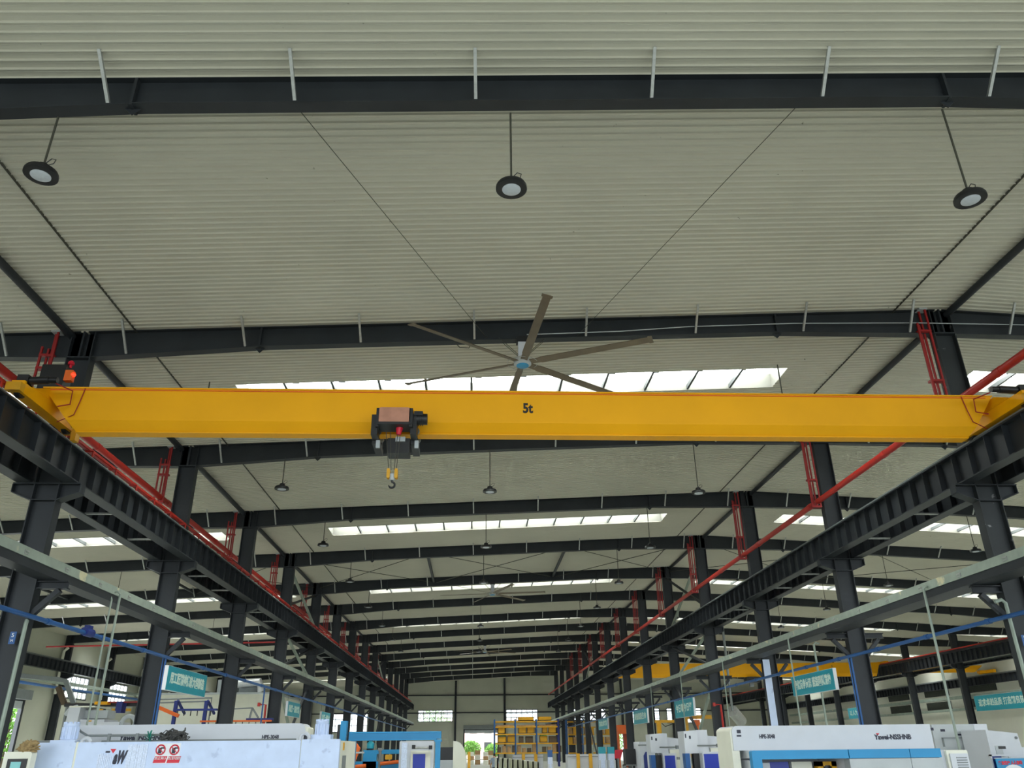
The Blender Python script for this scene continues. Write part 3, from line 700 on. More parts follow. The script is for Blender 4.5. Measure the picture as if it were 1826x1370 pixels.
# cranes in the right-hand aisles
def aisle_crane(xa, xb, y, zt, zb, label, inset, ends):
    t = thing('bridge_crane', label, 'crane', ((xa + xb) / 2, y, zb))
    m = MB(); girder(m, xa, xb, xa + inset, xb - inset, y, zt, zb + .3, zb, .3, .2); m.build('girder', 'yellow', t)
    for x, zc, xi in ends: MB().box(x - .15, x + .15, y - 1.3, y + 1.3, zc, zc + .3).box(min(x, xi), max(x, xi), y - .3, y + .3, zc + .02, zc + .28).build('end_carriage', 'yellow', t)
    return t
a1 = aisle_crane(XR + .9, RR - .9, 86, 9.5, 8.15, 'long yellow crane girder across the right aisle', .5, ((XR + .56, 8.82, XR + 1.2), (RR - .56, 9.26, RR - 1)))
t = thing('electric_hoist', 'dark hoist trolley on the right aisle crane', 'hoist', (29, 85.4, 7.2))
MB().rbox(28.2, 29.6, 85.4, 86.5, 7.6, 8.15, .1).build('body', 'black', t); MB().box(28.5, 28.9, 85.5, 85.9, 7.2, 7.6).build('hook_block', 'mgrey', t)
aisle_crane(RR + .85, RW - 1.1, 84, 8.95, 8.3, 'short yellow crane with tapered ends beside the right wall', .9, ((RR + .56, 8.26, RR + 1.2), (RW - .6, 8.2, RW - 1.5)))

# ------------------------------------------------------------------ punch press on the left
def X(u, y): return at(u, 1340, y=y).x
def Zc(u, v, y): return at(u, v, y=y).z
def torus(mb, c, R, r, ax='y', n=20):
    c = Vector(c)
    pts = []
    for i in range(n + 1):
        a = 2 * PI * i / n; o = {'y': (R * math.cos(a), 0, R * math.sin(a)), 'z': (R * math.cos(a), R * math.sin(a), 0), 'x': (0, R * math.cos(a), R * math.sin(a))}[ax]
        pts.append(c + Vector(o))
    return mb.tube(pts, r, 8, caps=False)
def finned_motor(mb, x, y, z0, z1, r):
    h = z1 - z0
    mb.lathe([(r * 1.15, z0), (r * 1.15, z0 + .03), (r * .95, z0 + .04), (r * .95, z1 - .06), (r, z1 - .05), (r, z1)], (x, y, 0), 24)
    for i in range(12):
        a = 2 * PI * i / 12; mb.bar((x + r * .97 * math.cos(a), y + r * .97 * math.sin(a), z0 + .05), (x + r * .97 * math.cos(a), y + r * .97 * math.sin(a), z1 - .07), .025, .025)
    for i in range(9):
        a = 2 * PI * i / 9; mb.box(x + r * .85 * math.cos(a) - .02, x + r * .85 * math.cos(a) + .02, y + r * .85 * math.sin(a) - .02, y + r * .85 * math.sin(a) + .02, z1, z1 + .035)
    return mb
yf = 19.3
xa, xm1, xm2, xs, xb = X(60, yf), X(133, yf), X(137, yf), X(535, yf), X(605, yf)
zt = 1.875
t = thing('punch_press', 'white punch press at the left with film-covered front panels and warning stickers', 'machine', ((xa + xb) / 2, yf + 1.4, FZ))
MB().box(xa + .05, xb - .05, yf + .12, 21.9, FZ, zt - .06).build('body', 'grey', t)
MB().rbox(xa, xm1, yf, yf + .12, FZ + .12, zt, .03).build('front_panel', 'bwhite', t)
MB().rbox(xm2, xs, yf, yf + .12, FZ + .12, zt, .03).build('front_panel', 'bwhite', t)
MB().rbox(xs + .02, xb, yf - .01, yf + .12, FZ + .12, zt + .01, .03).build('front_panel', 'bwhite', t)
MB().box(xm1, xm2, yf + .01, yf + .1, FZ + .12, zt + .01).box(xs, xs + .02, yf + .02, yf + .1, FZ, zt).build('edge_strip', 'cream', t)
MB().box(X(400, yf), X(527, yf), yf - .012, yf, .9, 1.26).build('cyan_band', 'cyan', t)
sp = MB().box(xb - .05, xb, yf + .14, 21.9, FZ + .1, zt - .02); side = sp.build('side_panel', 'cream', t)
MB().box(xb, xb + .015, yf + .5, yf + 1.0, 1.25, 1.55).build('vent', 'mgrey', side)
MB().box(xb, xb + .02, yf + .5, yf + .62, 1.66, 1.82).build('yellow_tag', 'yellow2', side)
MB().box(xb, xb + .012, yf + 1.1, yf + 1.5, .9, 1.2).build('grey_label', 'grey', side)
yb = 20.98
bx0, bx1 = X(118, yb), X(541, yb); zt2 = Zc(330, 1292, yb)
up = MB().rbox(bx0, bx1, yb, yb + .8, 1.6, zt2, .16, (0, 0, 1, 0), 6).build('upper_frame', 'white', t, smooth=True)
MB().rbox(bx1 - .06, bx1 + .06, yb + .03, yb + .77, 1.65, zt2 - .08, .06).build('end_cover', 'cream', up, smooth=True)
q = at(253, 1316.3, y=yb - .01); lettering('Yawei-NSSHNB', .15, q, FRONT, 'ink', up, width=at(292, 1316, y=yb).x - at(212, 1316, y=yb).x, bold=.006, shear=.15)
q = at(482, 1315, y=yb - .01); lettering('HPE-3048', .12, q, FRONT, 'ink', up, width=at(497, 1315, y=yb).x - at(467, 1315, y=yb).x, bold=.004)
MB().box(bx1 - .02, bx1 + .065, yb + .0, yb + .02, zt2 - .42, zt2 - .25).build('emblem', 'ink', up)
p = MB(); z1, z2 = Zc(300, 1311, 20.3), Zc(300, 1321.5, 20.3)
p.tube([at(134, 1297, y=20.1), at(139, 1299, y=20.2), at(144, 1305, y=20.3), (X(151, 20.3), 20.3, z1), (X(296, 20.3), 20.3, z1)], .026, 8)
p.tube([(X(178, 20.3), 20.3, z2), (X(526, 20.3), 20.3, z2)], .022, 8)
p.tube([(X(60, 20), 20.0, zt + .02), (X(103, 20), 20.0, zt + .03)], .03, 8)
for u in (190, 240): p.box(X(u, 20.3) - .03, X(u, 20.3) + .03, 20.27, 20.33, zt - .1, z1 + .04)
p.build('top_pipe', 'mgrey', t, smooth=True)
mb = finned_motor(MB(), X(118.5, 20.0), 20.0, 1.9, Zc(118, 1291, 20), .17); mb.box(X(95, 20), X(139, 20), 19.75, 20.25, zt - .02, 1.93).build('top_motor', 'bwhite', t, smooth=True)
mb = finned_motor(MB(), X(571, 20.0), 20.0, 1.9, Zc(571, 1286, 20), .15); mb.box(X(553, 20), X(590, 20), 19.8, 20.2, zt - .02, 1.99).build('top_motor', 'bwhite', t, smooth=True)
tr = MB(); torus(tr, (X(541, 19.7), 19.7, zt + .04), .1, .04); torus(tr, (X(150, 19.8), 19.8, zt + .0), .09, .04); tr.build('lifting_eye', 'white', t, smooth=True)
# stickers, logo and notices on the front panel
yy = yf - .006
def on(u, v): return at(u, v, y=yy)
def patch(name, u0, v0, u1, v1, m, parent, dy=0, skew=0):
    a, b = on(u0, v1), on(u1, v0)
    return MB().add([(a.x - skew, yy - dy, a.z), (b.x - skew, yy - dy, a.z), (b.x, yy - dy, b.z), (a.x, yy - dy, b.z), (a.x - skew, yy - dy + .004, a.z), (b.x - skew, yy - dy + .004, a.z), (b.x, yy - dy + .004, b.z), (a.x, yy - dy + .004, b.z)],
                    [(0, 1, 2, 3), (7, 6, 5, 4), (0, 4, 5, 1), (1, 5, 6, 2), (2, 6, 7, 3), (3, 7, 4, 0)]).build(name, m, parent)
lg = MB()
a, b, c = on(197, 1336), on(207.5, 1336), on(201.5, 1344)
lg.add([(p.x, yy, p.z) for p in (a, b, c)] + [(p.x, yy + .005, p.z) for p in (a, b, c)], [(0, 1, 2), (5, 4, 3), (0, 3, 4, 1), (1, 4, 5, 2), (2, 5, 3, 0)]).build('red_triangle', 'signred', t)
patch('logo_dash', 188, 1339.5, 196.5, 1343, 'ink', t)
lettering('aW', .34, on(214.5, 1352), FRONT, 'ink', t, width=on(227, 1350).x - on(202, 1350).x, bold=.02, shear=.35)
for u0, v0, u1, v1 in ((226, 1328, 262, 1370), (173, 1345, 201, 1372)):
    n = 9
    f = MB()
    for i in range(n):
        ua = u0 + (u1 - u0) * i / n; ub = ua + (u1 - u0) / n * .82
        p0, p1 = on(ua, v1), on(ub, v0 + random.uniform(-1, 3)); f.box(p0.x, p1.x, yy - .003, yy + .004, p0.z, p1.z)
    f.build('torn_film', 'film', t)
patch('notice_sheet', 274, 1326, 323, 1362, 'paper', t, -.002)
for u, txt in ((286.5, '禁止伸入'), (311, '禁止戴手套操作')):
    c = on(u, 1337.5); r_ = (on(295, 1337).x - on(278, 1337).x) / 2
    m = MB(); torus(m, (c.x, yy - .003, c.z), r_ * .92, .014, 'y', 24)
    m.bar((c.x - r_ * .62, yy - .004, c.z + r_ * .62), (c.x + r_ * .62, yy - .004, c.z - r_ * .62), .012, .022, (0, 1, 0))
    sg = m.build('prohibition_sign', 'signred', t, smooth=True)
    MB().box(c.x - .05, c.x + .02, yy - .003, yy + .003, c.z - .07, c.z + .04).box(c.x + .0, c.x + .08, yy - .003, yy + .003, c.z + .02, c.z + .05).build('pictogram', 'ink', sg)
    pl_ = patch('red_plate', u - 12, 1349, u + 12, 1361, 'signred', t, .002, .03)
    lettering(txt, .07, (on(u, 1353).x, yy - .006, on(u, 1353).z), FRONT, 'paper', pl_, width=.26)
# things lying on it
t = thing('cable_tangle', 'tangled dark cable bundle lying on the left punch press', 'cable', (X(308, 20), 20.0, zt))
m = MB()
for i in range(22):
    cx, cz = random.uniform(293, 322), random.uniform(0, .26)
    pts = [Vector((X(cx, 20) + .16 * math.cos(a + i) * random.uniform(.5, 1.1), 20 + .12 * math.sin(a * 1.3 + i), zt + .05 + max(0, cz * (1 - abs(cx - 308) / 22) + .06 * math.sin(a * 2 + i)))) for a in [j * .7 for j in range(9)]]
    m.tube(pts, random.choice((.012, .018, .024)), 6)
m.build('cables', 'cable', t, smooth=True)
t = thing('ribbon_knot', 'green ribbon knot tied round the pipes on the left punch press', 'ribbon', (X(262, 20.25), 20.25, zt))
m = MB()
for i in range(9):
    a = i * .7; m.bar((X(262, 20.2) + .02 * math.cos(a), 20.2, z1 - .02), (X(262, 20.2) + .11 * math.cos(a), 20.2 + .03 * math.sin(i), z1 - .02 + .12 * math.sin(a)), .05, .008)
m.build('loops', 'green', t)
# operator console with a screen
yc = 18.7
t = thing('operator_console', 'cream operator console with a screen left of the punch press', 'console', (X(33, yc), yc, FZ))
MB().rbox(X(9, yc), X(58, yc), yc, yc + .22, .75, Zc(33, 1341, yc), .06).build('housing', 'cream', t, smooth=True)
MB().box(X(25, yc), X(42, yc), yc + .05, yc + .2, FZ, .76).build('pedestal', 'grey', t)
b = MB().box(X(18, yc), X(53, yc), yc - .02, yc, .95, Zc(33, 1353.5, yc)).build('bezel', 'black', t)
MB().box(X(25, yc), X(43, yc), yc - .025, yc - .02, 1.0, Zc(33, 1359, yc)).build('screen', 'screen', b)
lf = MB().tube([(X(8, yc), yc + .1, FZ), (X(8, yc), yc + .1, 1.45), (X(12, yc), yc + .1, 1.62), (X(22, yc), yc + .1, 1.66)], .03, 8); lf.build('hose', 'mgrey', t, smooth=True)
m = MB()
import bmesh
def blob(name, c, r, mname, parent=None, seed=1, sub=3, amp=.25, freq=3.0):
    from mathutils import noise
    bm = bmesh.new(); bmesh.ops.create_icosphere(bm, subdivisions=sub, radius=1)
    for v in bm.verts:
        n = noise.noise(Vector(v.co) * freq + Vector((seed * 7.1, 0, 0))); v.co *= 1 + amp * n
    mb = MB(); mb.v = [(c[0] + v.co.x * r[0], c[1] + v.co.y * r[1], max(c[2] + v.co.z * r[2], c[2] - r[2] * .6)) for v in bm.verts]
    mb.f = [tuple(v.index for v in f.verts) for f in bm.faces]; bm.free()
    return mb.build(name, mname, parent, smooth=True)
o = blob('rag_heap', (X(45, yc), yc + .12, Zc(33, 1341, yc) + .07), (.19, .12, .14), 'rag', None, 3, 4, .5, 4)
tag(o, 'heap of crumpled brown rags on top of the operator console', 'rags')

# ------------------------------------------------------------------ punch press on the right
yr = 20.0
t = thing('punch_press', 'white punch press at the right with a cyan framed opening', 'machine', (X(1500, yr), yr + 1, FZ))
x0, x1 = X(1309, yr), at(1658, 1294, y=yr).x; zt = Zc(1480, 1293.5, yr); zl = Zc(1500, 1337, yr)
up = MB().rbox(x0, x1, yr, yr + 1.2, zl, zt, .12, (0, 0, 0, 1), 6).build('upper_frame', 'white', t, smooth=True)
MB().rbox(x0 - .04, x0 + .14, yr + .03, yr + 1.17, FZ + .1, zt - .03, .1, (0, 0, 0, 1), 6).build('side_cover', 'cream', t, smooth=True)
MB().box(X(1318, yr), X(1325, yr), yr - .008, yr, Zc(1320, 1308, yr), Zc(1320, 1302, yr)).box(X(1317, yr), X(1325, yr), yr - .008, yr, Zc(1320, 1314, yr), Zc(1320, 1311, yr)).build('emblem', 'ink', up)
lettering('HPE-3048', .12, at(1368, 1314, y=yr - .008), FRONT, 'ink', up, width=X(1382, yr) - X(1354, yr), bold=.004)
lettering('Yawei-NSSHNB', .15, at(1592, 1315, y=yr - .008), FRONT, 'ink', up, width=X(1625, yr) - X(1559, yr), bold=.005)
a, b, c = at(1562, 1308, y=yr - .01), at(1568, 1308, y=yr - .01), at(1565, 1312.5, y=yr - .01)
MB().add([tuple(p) for p in (a, b, c)] + [(p.x, p.y + .006, p.z) for p in (a, b, c)], [(0, 1, 2), (5, 4, 3), (0, 3, 4, 1), (1, 4, 5, 2), (2, 5, 3, 0)]).build('red_triangle', 'signred', up)
yq = yr - .45
xl, xo, xp, xe = X(1340, yq), X(1357, yq), X(1512, yq), at(1678, 1345, y=yq).x
zb1, zb0 = Zc(1500, 1337, yq), Zc(1500, 1353, yq)
fr = MB().rbox(xl, xp, yq, yq + .2, zb0, zb1, .05, (0, 0, 0, 1)).box(xl, xo, yq, yq + .2, FZ + .2, zb0)
fr.box(xp + .015, X(1621, yq), yq - .01, yq + .2, zb0, zb1).box(X(1621, yq) + .015, xe, yq - .01, yq + .2, zb0, zb1).build('cyan_frame', 'cyan', t)
MB().box(xp, X(1621, yq), yq - .005, yq + .3, FZ + .1, zb0 - .01).box(X(1621, yq) + .012, xe, yq - .005, yq + .3, FZ + .1, zb0 - .01).build('front_panel', 'grey', t)
MB().box(xl, xo, yq + .2, yr + 1.6, FZ, zb0 - .02).box(xp, xe, yq + .3, yr + 1.6, FZ, zl).box(xl, xe, yr + 1.4, yr + 1.6, FZ, zl).box(xl, xe, yq + .2, yr + 1.5, zb0 + .02, zl - .001).build('body', 'white', t)
def inn(u): return X(u, yr + .6)
MB().box(inn(1366), inn(1400), yr + .5, yr + .6, .2, 1.3).build('inner_panel', 'rblue', t)
MB().box(inn(1404), inn(1440), yr + .45, yr + .6, .2, 1.3).build('inner_panel', 'cream', t)
MB().box(inn(1344), inn(1362), yr + .3, yr + .5, .2, 1.29).build('inner_panel', 'white', t)
MB().box(inn(1343), inn(1357), yr + .25, yr + .3, .4, 1.15).build('valve_block', 'black', t)
MB().box(inn(1446), inn(1455), yr + .3, yr + .55, .2, 1.3).box(inn(1470), inn(1480), yr + .3, yr + .55, .2, 1.3).box(inn(1446), inn(1480), yr + .3, yr + .55, 1.2, 1.3).build('turret_bracket', 'yellow2', t)
MB().tube([(inn(1462.5), yr + .4, .2), (inn(1462.5), yr + .4, 1.22)], .12, 16).build('turret', 'black', t, smooth=True)
MB().box(inn(1484), inn(1500), yr + .3, yr + .6, .2, 1.24).build('inner_panel', 'white', t)
MB().box(xe, xe + .25, yq + .1, yr + 1.5, FZ, Zc(1680, 1338, yq)).build('end_panel', 'white', t)
t = thing('louvred_cabinet', 'cream cabinet with a louvred cooler at the end of the right punch press', 'cabinet', (X(1708, yq), yq, FZ))
xc0, xc1 = at(1689, 1350, y=yq).x, at(1727, 1350, y=yq).x
MB().rbox(xc0, xc1, yq, yq + .7, FZ, Zc(1700, 1338, yq), .03).build('housing', 'cream', t)
MB().rbox(xc0 + .05, xc1 - .03, yq - .05, yq, .6, Zc(1700, 1344, yq), .03).build('cover', 'white', t)
lv = MB()
for i in range(8): lv.box(xc0 + .18, xc1 - .08, yq - .07, yq - .05, 1.0 + i * .05, 1.02 + i * .05)
lv.build('louvre', 'mgrey', t)

# grey machine and white machine behind it at the right
yg = 26.0
t = thing('bending_machine', 'grey sided machine with white end, just right of the right punch press', 'machine', (X(1700, yg), yg, FZ))
xg0, xg1 = at(1661, 1295, y=yg).x, at(1735, 1292, y=yg).x; zg = Zc(1700, 1292, yg)
MB().rbox(xg0, xg1, yg, yg + 1.5, FZ, zg, .05, (0, 0, 0, 1)).build('housing', 'grey', t)
MB().prism([(xg1, FZ), (xg1 + .42, FZ), (xg1 + .42, zg), (xg1, zg)], 'y', yg - .02, yg + 1.5).build('end_panel', 'white', t)
pn = MB().box(X(1687, yg), X(1726, yg), yg - .02, yg, Zc(1700, 1333, yg), Zc(1700, 1316, yg)); pn.build('door', 'grey', t)
MB().box(X(1684, yg), X(1724, yg), yg - .03, yg, Zc(1700, 1317, yg), Zc(1700, 1315.5, yg)).box(X(1684, yg), X(1686.5, yg), yg - .03, yg, Zc(1700, 1332, yg), Zc(1700, 1316, yg)).build('seam', 'mgrey', t)
MB().box(X(1667, yg), X(1673, yg), yg - .01, yg, Zc(1670, 1303, yg), Zc(1670, 1298, yg)).box(X(1685, yg), X(1693, yg), yg - .01, yg, Zc(1690, 1305, yg), Zc(1690, 1300.5, yg)).box(X(1712, yg), X(1723, yg), yg - .01, yg, Zc(1717, 1312, yg), Zc(1717, 1309, yg)).build('plate', 'ink', t)
MB().rbox(X(1731, yg), X(1752, yg), yg - .15, yg + .2, FZ, 1.0, .03).build('base_box', 'black', t)
yw = 24.6
t = thing('milling_machine', 'white sloping topped machine at the right edge with a blue poster', 'machine', (X(1800, yw), yw, FZ))
P_ = lambda u, v: (at(u, v, y=yw).x, at(u, v, y=yw).z)
pl_ = [P_(1757, 1302), P_(1814, 1308), P_(1822, 1333)]
xe_ = pl_[2][0]
MB().prism([(pl_[0][0], FZ), (xe_ + 1.2, FZ), (xe_ + 1.2, pl_[2][1]), pl_[2], pl_[1], pl_[0]], 'y', yw, yw + 1.3).build('housing', 'white', t)
MB().box(X(1781, yw), X(1794, yw), yw - .03, yw, Zc(1790, 1336, yw), Zc(1790, 1331, yw)).build('slot', 'black', t)
MB().box(X(1776, yw), X(1788, yw), yw - .02, yw, Zc(1790, 1350, yw), Zc(1790, 1330, yw)).build('recess', 'grey', t)
MB().tube([at(1812, 1316, y=yw), at(1812, 1316, y=yw - .03)], .04, 12).build('knob', 'mgrey', t)
po = MB().box(X(1758, yw), X(1775, yw), yw - .22, yw - .18, FZ, Zc(1765, 1349, yw - .2)).build('blue_door', 'nblue', t)
MB().box(X(1755, yw), X(1758, yw), yw - .24, yw - .16, FZ, Zc(1765, 1346, yw)).box(X(1755, yw), X(1790, yw), yw - .24, yw - .16, Zc(1765, 1349, yw), Zc(1765, 1346, yw)).build('door_frame', 'white', t)
t = thing('poster_board', 'blue and white poster board with pink writing at the right edge', 'sign', (X(1800, yw - .4), yw - .4, FZ))
yp = yw - .4
MB().box(X(1772, yp), X(1845, yp), yp, yp + .03, .4, Zc(1800, 1353, yp)).build('board', 'cyan', t)
MB().box(X(1771, yp), X(1846, yp), yp + .01, yp + .05, Zc(1800, 1353, yp), Zc(1800, 1351.5, yp)).box(X(1800, yp) - .03, X(1800, yp) + .03, yp + .04, yp + .1, FZ, 1.3).build('frame', 'grey', t)
lettering('安全生产 人人有责', .1, at(1802, 1361, y=yp - .006), FRONT, 'signred', t, width=X(1822, yp) - X(1780, yp), bold=.006)
m = MB(); m.lathe([(.38, 0), (.38, .01)], (X(1800, yp), yp - .012, .72), 24, 'y'); m.build('white_motif', 'paper', t)

# galvanised conduits hanging from the trunking
def conduit(x, y, ztop, zbot, hook, label, r=.032):
    m = MB().tube([(x + hook, y + .02, ztop - .05), (x + hook * .3, y + .01, ztop), (x, y, ztop - .08), (x, y, zbot)], r, 8)
    tag(m.build('cable_conduit', 'tray', smooth=True), label, 'conduit')
conduit(-9.62, 22.4, 5.66, 1.9, -.3, 'pale conduit with a hooked top dropping to the left punch press')
conduit(-9.78, 22.3, 5.5, 1.9, -.1, 'straight pale conduit beside the hooked one at the left punch press', .024)
conduit(12.1, 21.1, 5.52, 1.2, .3, 'pale conduit dropping to the right punch press')
for i, (y, l) in enumerate(((31.2, 'second pale conduit down the right side, behind the right punch press'), (40.0, 'third pale conduit down the right side, by the white milling heads'), (48.5, 'fourth pale conduit down the right side'), (57.0, 'fifth pale conduit down the right side, farthest'))):
    conduit(12.1, y, 5.45, FZ, .3, l, .03)
for x, y, h, l in ((-10.27, Y(1) - .2, 0, 'pale conduit up the nearest left column'), (13.02, Y(1) - .22, -1, 'pale conduit up the nearest right column'), (14.4, Y(2) + 6, 1, 'bent pale conduit in the right aisle behind the second column')):
    conduit(x, y, (4.45 if h == 0 else 4.85) if y < 20 else 5.6, FZ, .25 * h, l, .045)

# ------------------------------------------------------------------ hanging signs
def sign(x, ya, yb, z0, z1, txt, side, label, group=None, th=.12, cord=4.45, w=.86):
    t = thing('hanging_sign', label, 'sign', (x, (ya + yb) / 2, z0), group)
    s = 1 if side == 'L' else -1
    MB().box(min(x, x - s * th), max(x, x - s * th), ya, yb, z0, z1).build('box', 'paper', t)
    xf = x + s * .006
    MB().box(min(x, xf), max(x, xf), ya + .02, yb - .02, z0 + .01, z1 - .01).build('face', 'teal', t)
    lettering(txt, (z1 - z0) * .5, (xf + s * .004, (ya + yb) / 2, (z0 + z1) / 2), (PI / 2, 0, s * PI / 2), 'letter', t, width=(yb - ya) * w, bold=.012)
    c = MB()
    for y in (ya + .15, yb - .15): c.tube([(x - s * th / 2, y, z1 - .01), (x - s * th / 2, y, cord)], .008, 5)
    c.build('cord', 'rod', t)
sign(-10.05, 28.1, 32.3, 3.52, 4.28, '用工匠精神铸就大国制造', 'L', 'teal hanging sign with one line of white characters, nearest on the left')
sign(-10.05, 46.9, 50.2, 3.4, 4.15, '质量第一 精益求精', 'L', 'teal hanging sign on the left, second from the camera')
sign(-10.05, 57.5, 61.0, 3.3, 4.05, '安全第一 预防为主', 'L', 'teal hanging sign on the left, third from the camera')
sign(12.95, 29.6, 33.7, 3.45, 4.18, '强化竞争意识 营造团队精神', 'R', 'teal hanging sign with two groups of white characters, nearest on the right', cord=4.3)
sign(12.95, 49.5, 54.2, 3.3, 4.3, '今日事今日毕', 'R', 'teal hanging sign on the right before a yellow jib beam', cord=4.4)
sign(12.95, 63.0, 68.5, 3.3, 4.3, '质量就是生命', 'R', 'teal hanging sign on the right above the brown cabinet', cord=4.4)
sign(12.95, 82.0, 88.0, 3.3, 4.3, '精益求精', 'R', 'teal hanging sign on the right, farthest, before the rack', cord=4.4)
sign(RR - 1.0, 62.5, 70.2, 4.1, 5.3, '追求卓越品质 打造精良装备', 'R', 'teal hanging sign in the right aisle, at the right edge', cord=5.4)
sign(RR - 1.0, 88.5, 95, 4.3, 5.4, '以人为本 科技创新', 'R', 'teal hanging sign in the right aisle peeping over the right punch press', cord=5.6)
for x, y, s, l in ((-10.28, Y(1), 'L', 'small blue number plate on the nearest left column'), (13.06, Y(1), 'R', 'small blue number plate on the nearest right column')):
    t = thing('number_plate', l, 'plate', (x, y, 3.9))
    yy_ = y - .19; xc = XL + .1 if s == 'L' else XR - .12
    MB().box(xc - .07, xc + .07, yy_, yy_ + .012, 3.93 if s == 'L' else 3.76, 4.2 if s == 'L' else 4.02).build('plate', 'blue', t)
    lettering('5', .13, (xc, yy_ - .006, 4.12 if s == 'L' else 3.95), FRONT, 'paper', t); lettering('M', .08, (xc, yy_ - .006, 4.0 if s == 'L' else 3.82), FRONT, 'paper', t)
for k, x in ((3, XR), ):
    tag(MB().box(x - .33, x - .02, Y(k) - .165, Y(k) - .152, 1.0, 5.2).build('protective_film', 'bwhite'), 'pale protective film strip on the third right column', 'film')

# ------------------------------------------------------------------ blue gantry and machines in the middle
yb = 26.0
t = thing('gantry_frame', 'cyan steel gantry frame right of the left punch press', 'gantry', (X(700, yb), yb, FZ))
zg0, zg1 = Zc(700, 1320, yb), Zc(700, 1306.5, yb)
MB().box(X(620, yb), X(786, yb), yb, yb + .25, zg0 + .02, zg1).box(X(620, yb), X(786, yb), yb - .05, yb + .3, zg1 - .02, zg1 + .02).box(X(620, yb), X(778, yb), yb - .05, yb + .3, zg0 - .01, zg0 + .02).build('beam', 'cyan', t)
MB().box(X(604, yb), X(615, yb), yb - .02, yb + .28, FZ, Zc(610, 1286, yb)).build('mast', 'cyan', t)
MB().box(X(776, yb), X(785, yb), yb, yb + .25, FZ, zg0).box(X(774, yb), X(787, yb), yb - .04, yb + .29, zg0 - .06, zg0).build('leg', 'cyan', t)
MB().box(X(624, yb), X(633, yb), yb, yb + .25, FZ, zg0).build('leg', 'cyan', t)
MB().rbox(X(598, yb), X(604, yb), yb + .05, yb + .2, 1.5, Zc(600, 1292, yb), .03).build('cable_drum', 'black', t)
yk = 31.0
t = thing('assembly_frame', 'low cyan machine frame with orange parts under the gantry', 'machine', (X(680, yk), yk, FZ))
MB().box(X(648, yk), X(672, yk), yk, yk + .4, FZ, Zc(660, 1338, yk)).box(X(672, yk), X(712, yk), yk, yk + .4, Zc(690, 1345, yk), Zc(690, 1337, yk)).box(X(625, yk), X(715, yk), yk, yk + .5, FZ, Zc(690, 1358, yk)).build('frame', 'cyan', t)
MB().lathe([(.1, 0), (.13, .02), (.13, .18), (.06, .25)], (X(659, yk), yk + .2, Zc(659, 1336, yk)), 18).build('drive_head', 'teal', t, smooth=True)
MB().rbox(X(688, yk), X(700, yk), yk - .15, yk, Zc(690, 1355, yk), Zc(690, 1346, yk), .04).build('yellow_motor', 'yellow2', t)
MB().tube([(X(680, yk), yk - .1, Zc(690, 1362, yk)), (X(712, yk), yk - .1, Zc(690, 1359, yk))], .06, 8).tube([(X(628, yk), yk - .1, Zc(640, 1368, yk)), (X(655, yk), yk - .1, Zc(640, 1366, yk))], .06, 8).build('orange_hose', 'orange', t, smooth=True)
MB().box(X(624, yk), X(650, yk), yk - .05, yk + .1, Zc(640, 1344, yk), Zc(640, 1341, yk)).build('slide_bar', 'galv', t)
MB().tube([(X(678, yk), yk, FZ), (X(678, yk), yk, Zc(678, 1336, yk))], .05, 8).box(X(674, yk), X(682, yk), yk - .06, yk + .06, Zc(678, 1339, yk), Zc(678, 1334, yk)).build('column', 'mgrey', t)
yo = 44.0
t = thing('robot_arm', 'orange jointed machine arm behind the left punch press', 'machine', (X(632, yo), yo, FZ))
MB().tube([(X(630, yo), yo, FZ), (X(630, yo), yo, 1.2), (X(637, yo), yo, 1.75), (X(628, yo), yo, 2.0)], .16, 10).build('arm', 'orange', t, smooth=True)
MB().lathe([(.3, 0), (.3, .3), (.2, .4)], (X(630, yo), yo, FZ), 16).build('base', 'orange', t)
yv = 29.0
t = thing('control_cabinet', 'white control cabinet with a blue door under the gantry', 'cabinet', (X(744, yv), yv, FZ))
MB().rbox(X(712, yv), X(773, yv), yv, yv + .9, FZ, Zc(740, 1322, yv), .03).build('housing', 'white', t)
MB().box(X(733, yv), X(768, yv), yv - .05, yv, FZ + .1, Zc(750, 1339, yv)).build('door_frame', 'cream', t)
MB().box(X(737, yv), X(759, yv), yv - .07, yv - .05, .3, Zc(750, 1345, yv)).build('blue_door', 'rblue', t)
MB().box(X(716, yv), X(726, yv), yv - .04, yv, .3, Zc(720, 1325, yv)).build('film_sheet', 'film', t)
MB().tube([(X(738, yv), yv - .15, Zc(740, 1334, yv)), (X(770, yv), yv - .15, Zc(740, 1334, yv))], .03, 8).build('rail', 'galv', t)
MB().box(X(735, yv), X(741, yv), yv - .2, yv - .1, Zc(740, 1336, yv), Zc(740, 1329, yv)).box(X(765, yv), X(771, yv), yv - .2, yv - .1, Zc(740, 1337, yv), Zc(740, 1330, yv)).build('rail_bracket', 'black', t)
yv = 34.0
t = thing('roller_machine', 'dark boxed machine with a white curved cover in the middle', 'machine', (X(805, yv), yv, FZ))
MB().box(X(785, yv), X(808, yv), yv, yv + 1.5, FZ + .5, Zc(796, 1333, yv)).build('housing', 'black', t)
MB().box(X(783, yv), X(808, yv), yv - .03, yv + 1.5, FZ, Zc(796, 1356, yv)).build('base', 'grey', t)
prof = [(X(808, yv), FZ), (X(808, yv), Zc(808, 1322, yv)), (X(813, yv), Zc(808, 1322.5, yv))] + [(X(813, yv) + (X(832, yv) - X(813, yv)) * math.sin(a), Zc(808, 1362, yv) + (Zc(808, 1322.5, yv) - Zc(808, 1362, yv)) * math.cos(a)) for a in [i * PI / 16 for i in range(1, 9)]] + [(X(832, yv), FZ)]
MB().prism(prof, 'y', yv - .1, yv + 1.4).build('curved_cover', 'cream', t, smooth=True)
MB().box(X(834, yv), X(839, yv), yv + .2, yv + .5, FZ, Zc(836, 1341, yv)).build('post', 'yellow2', t)

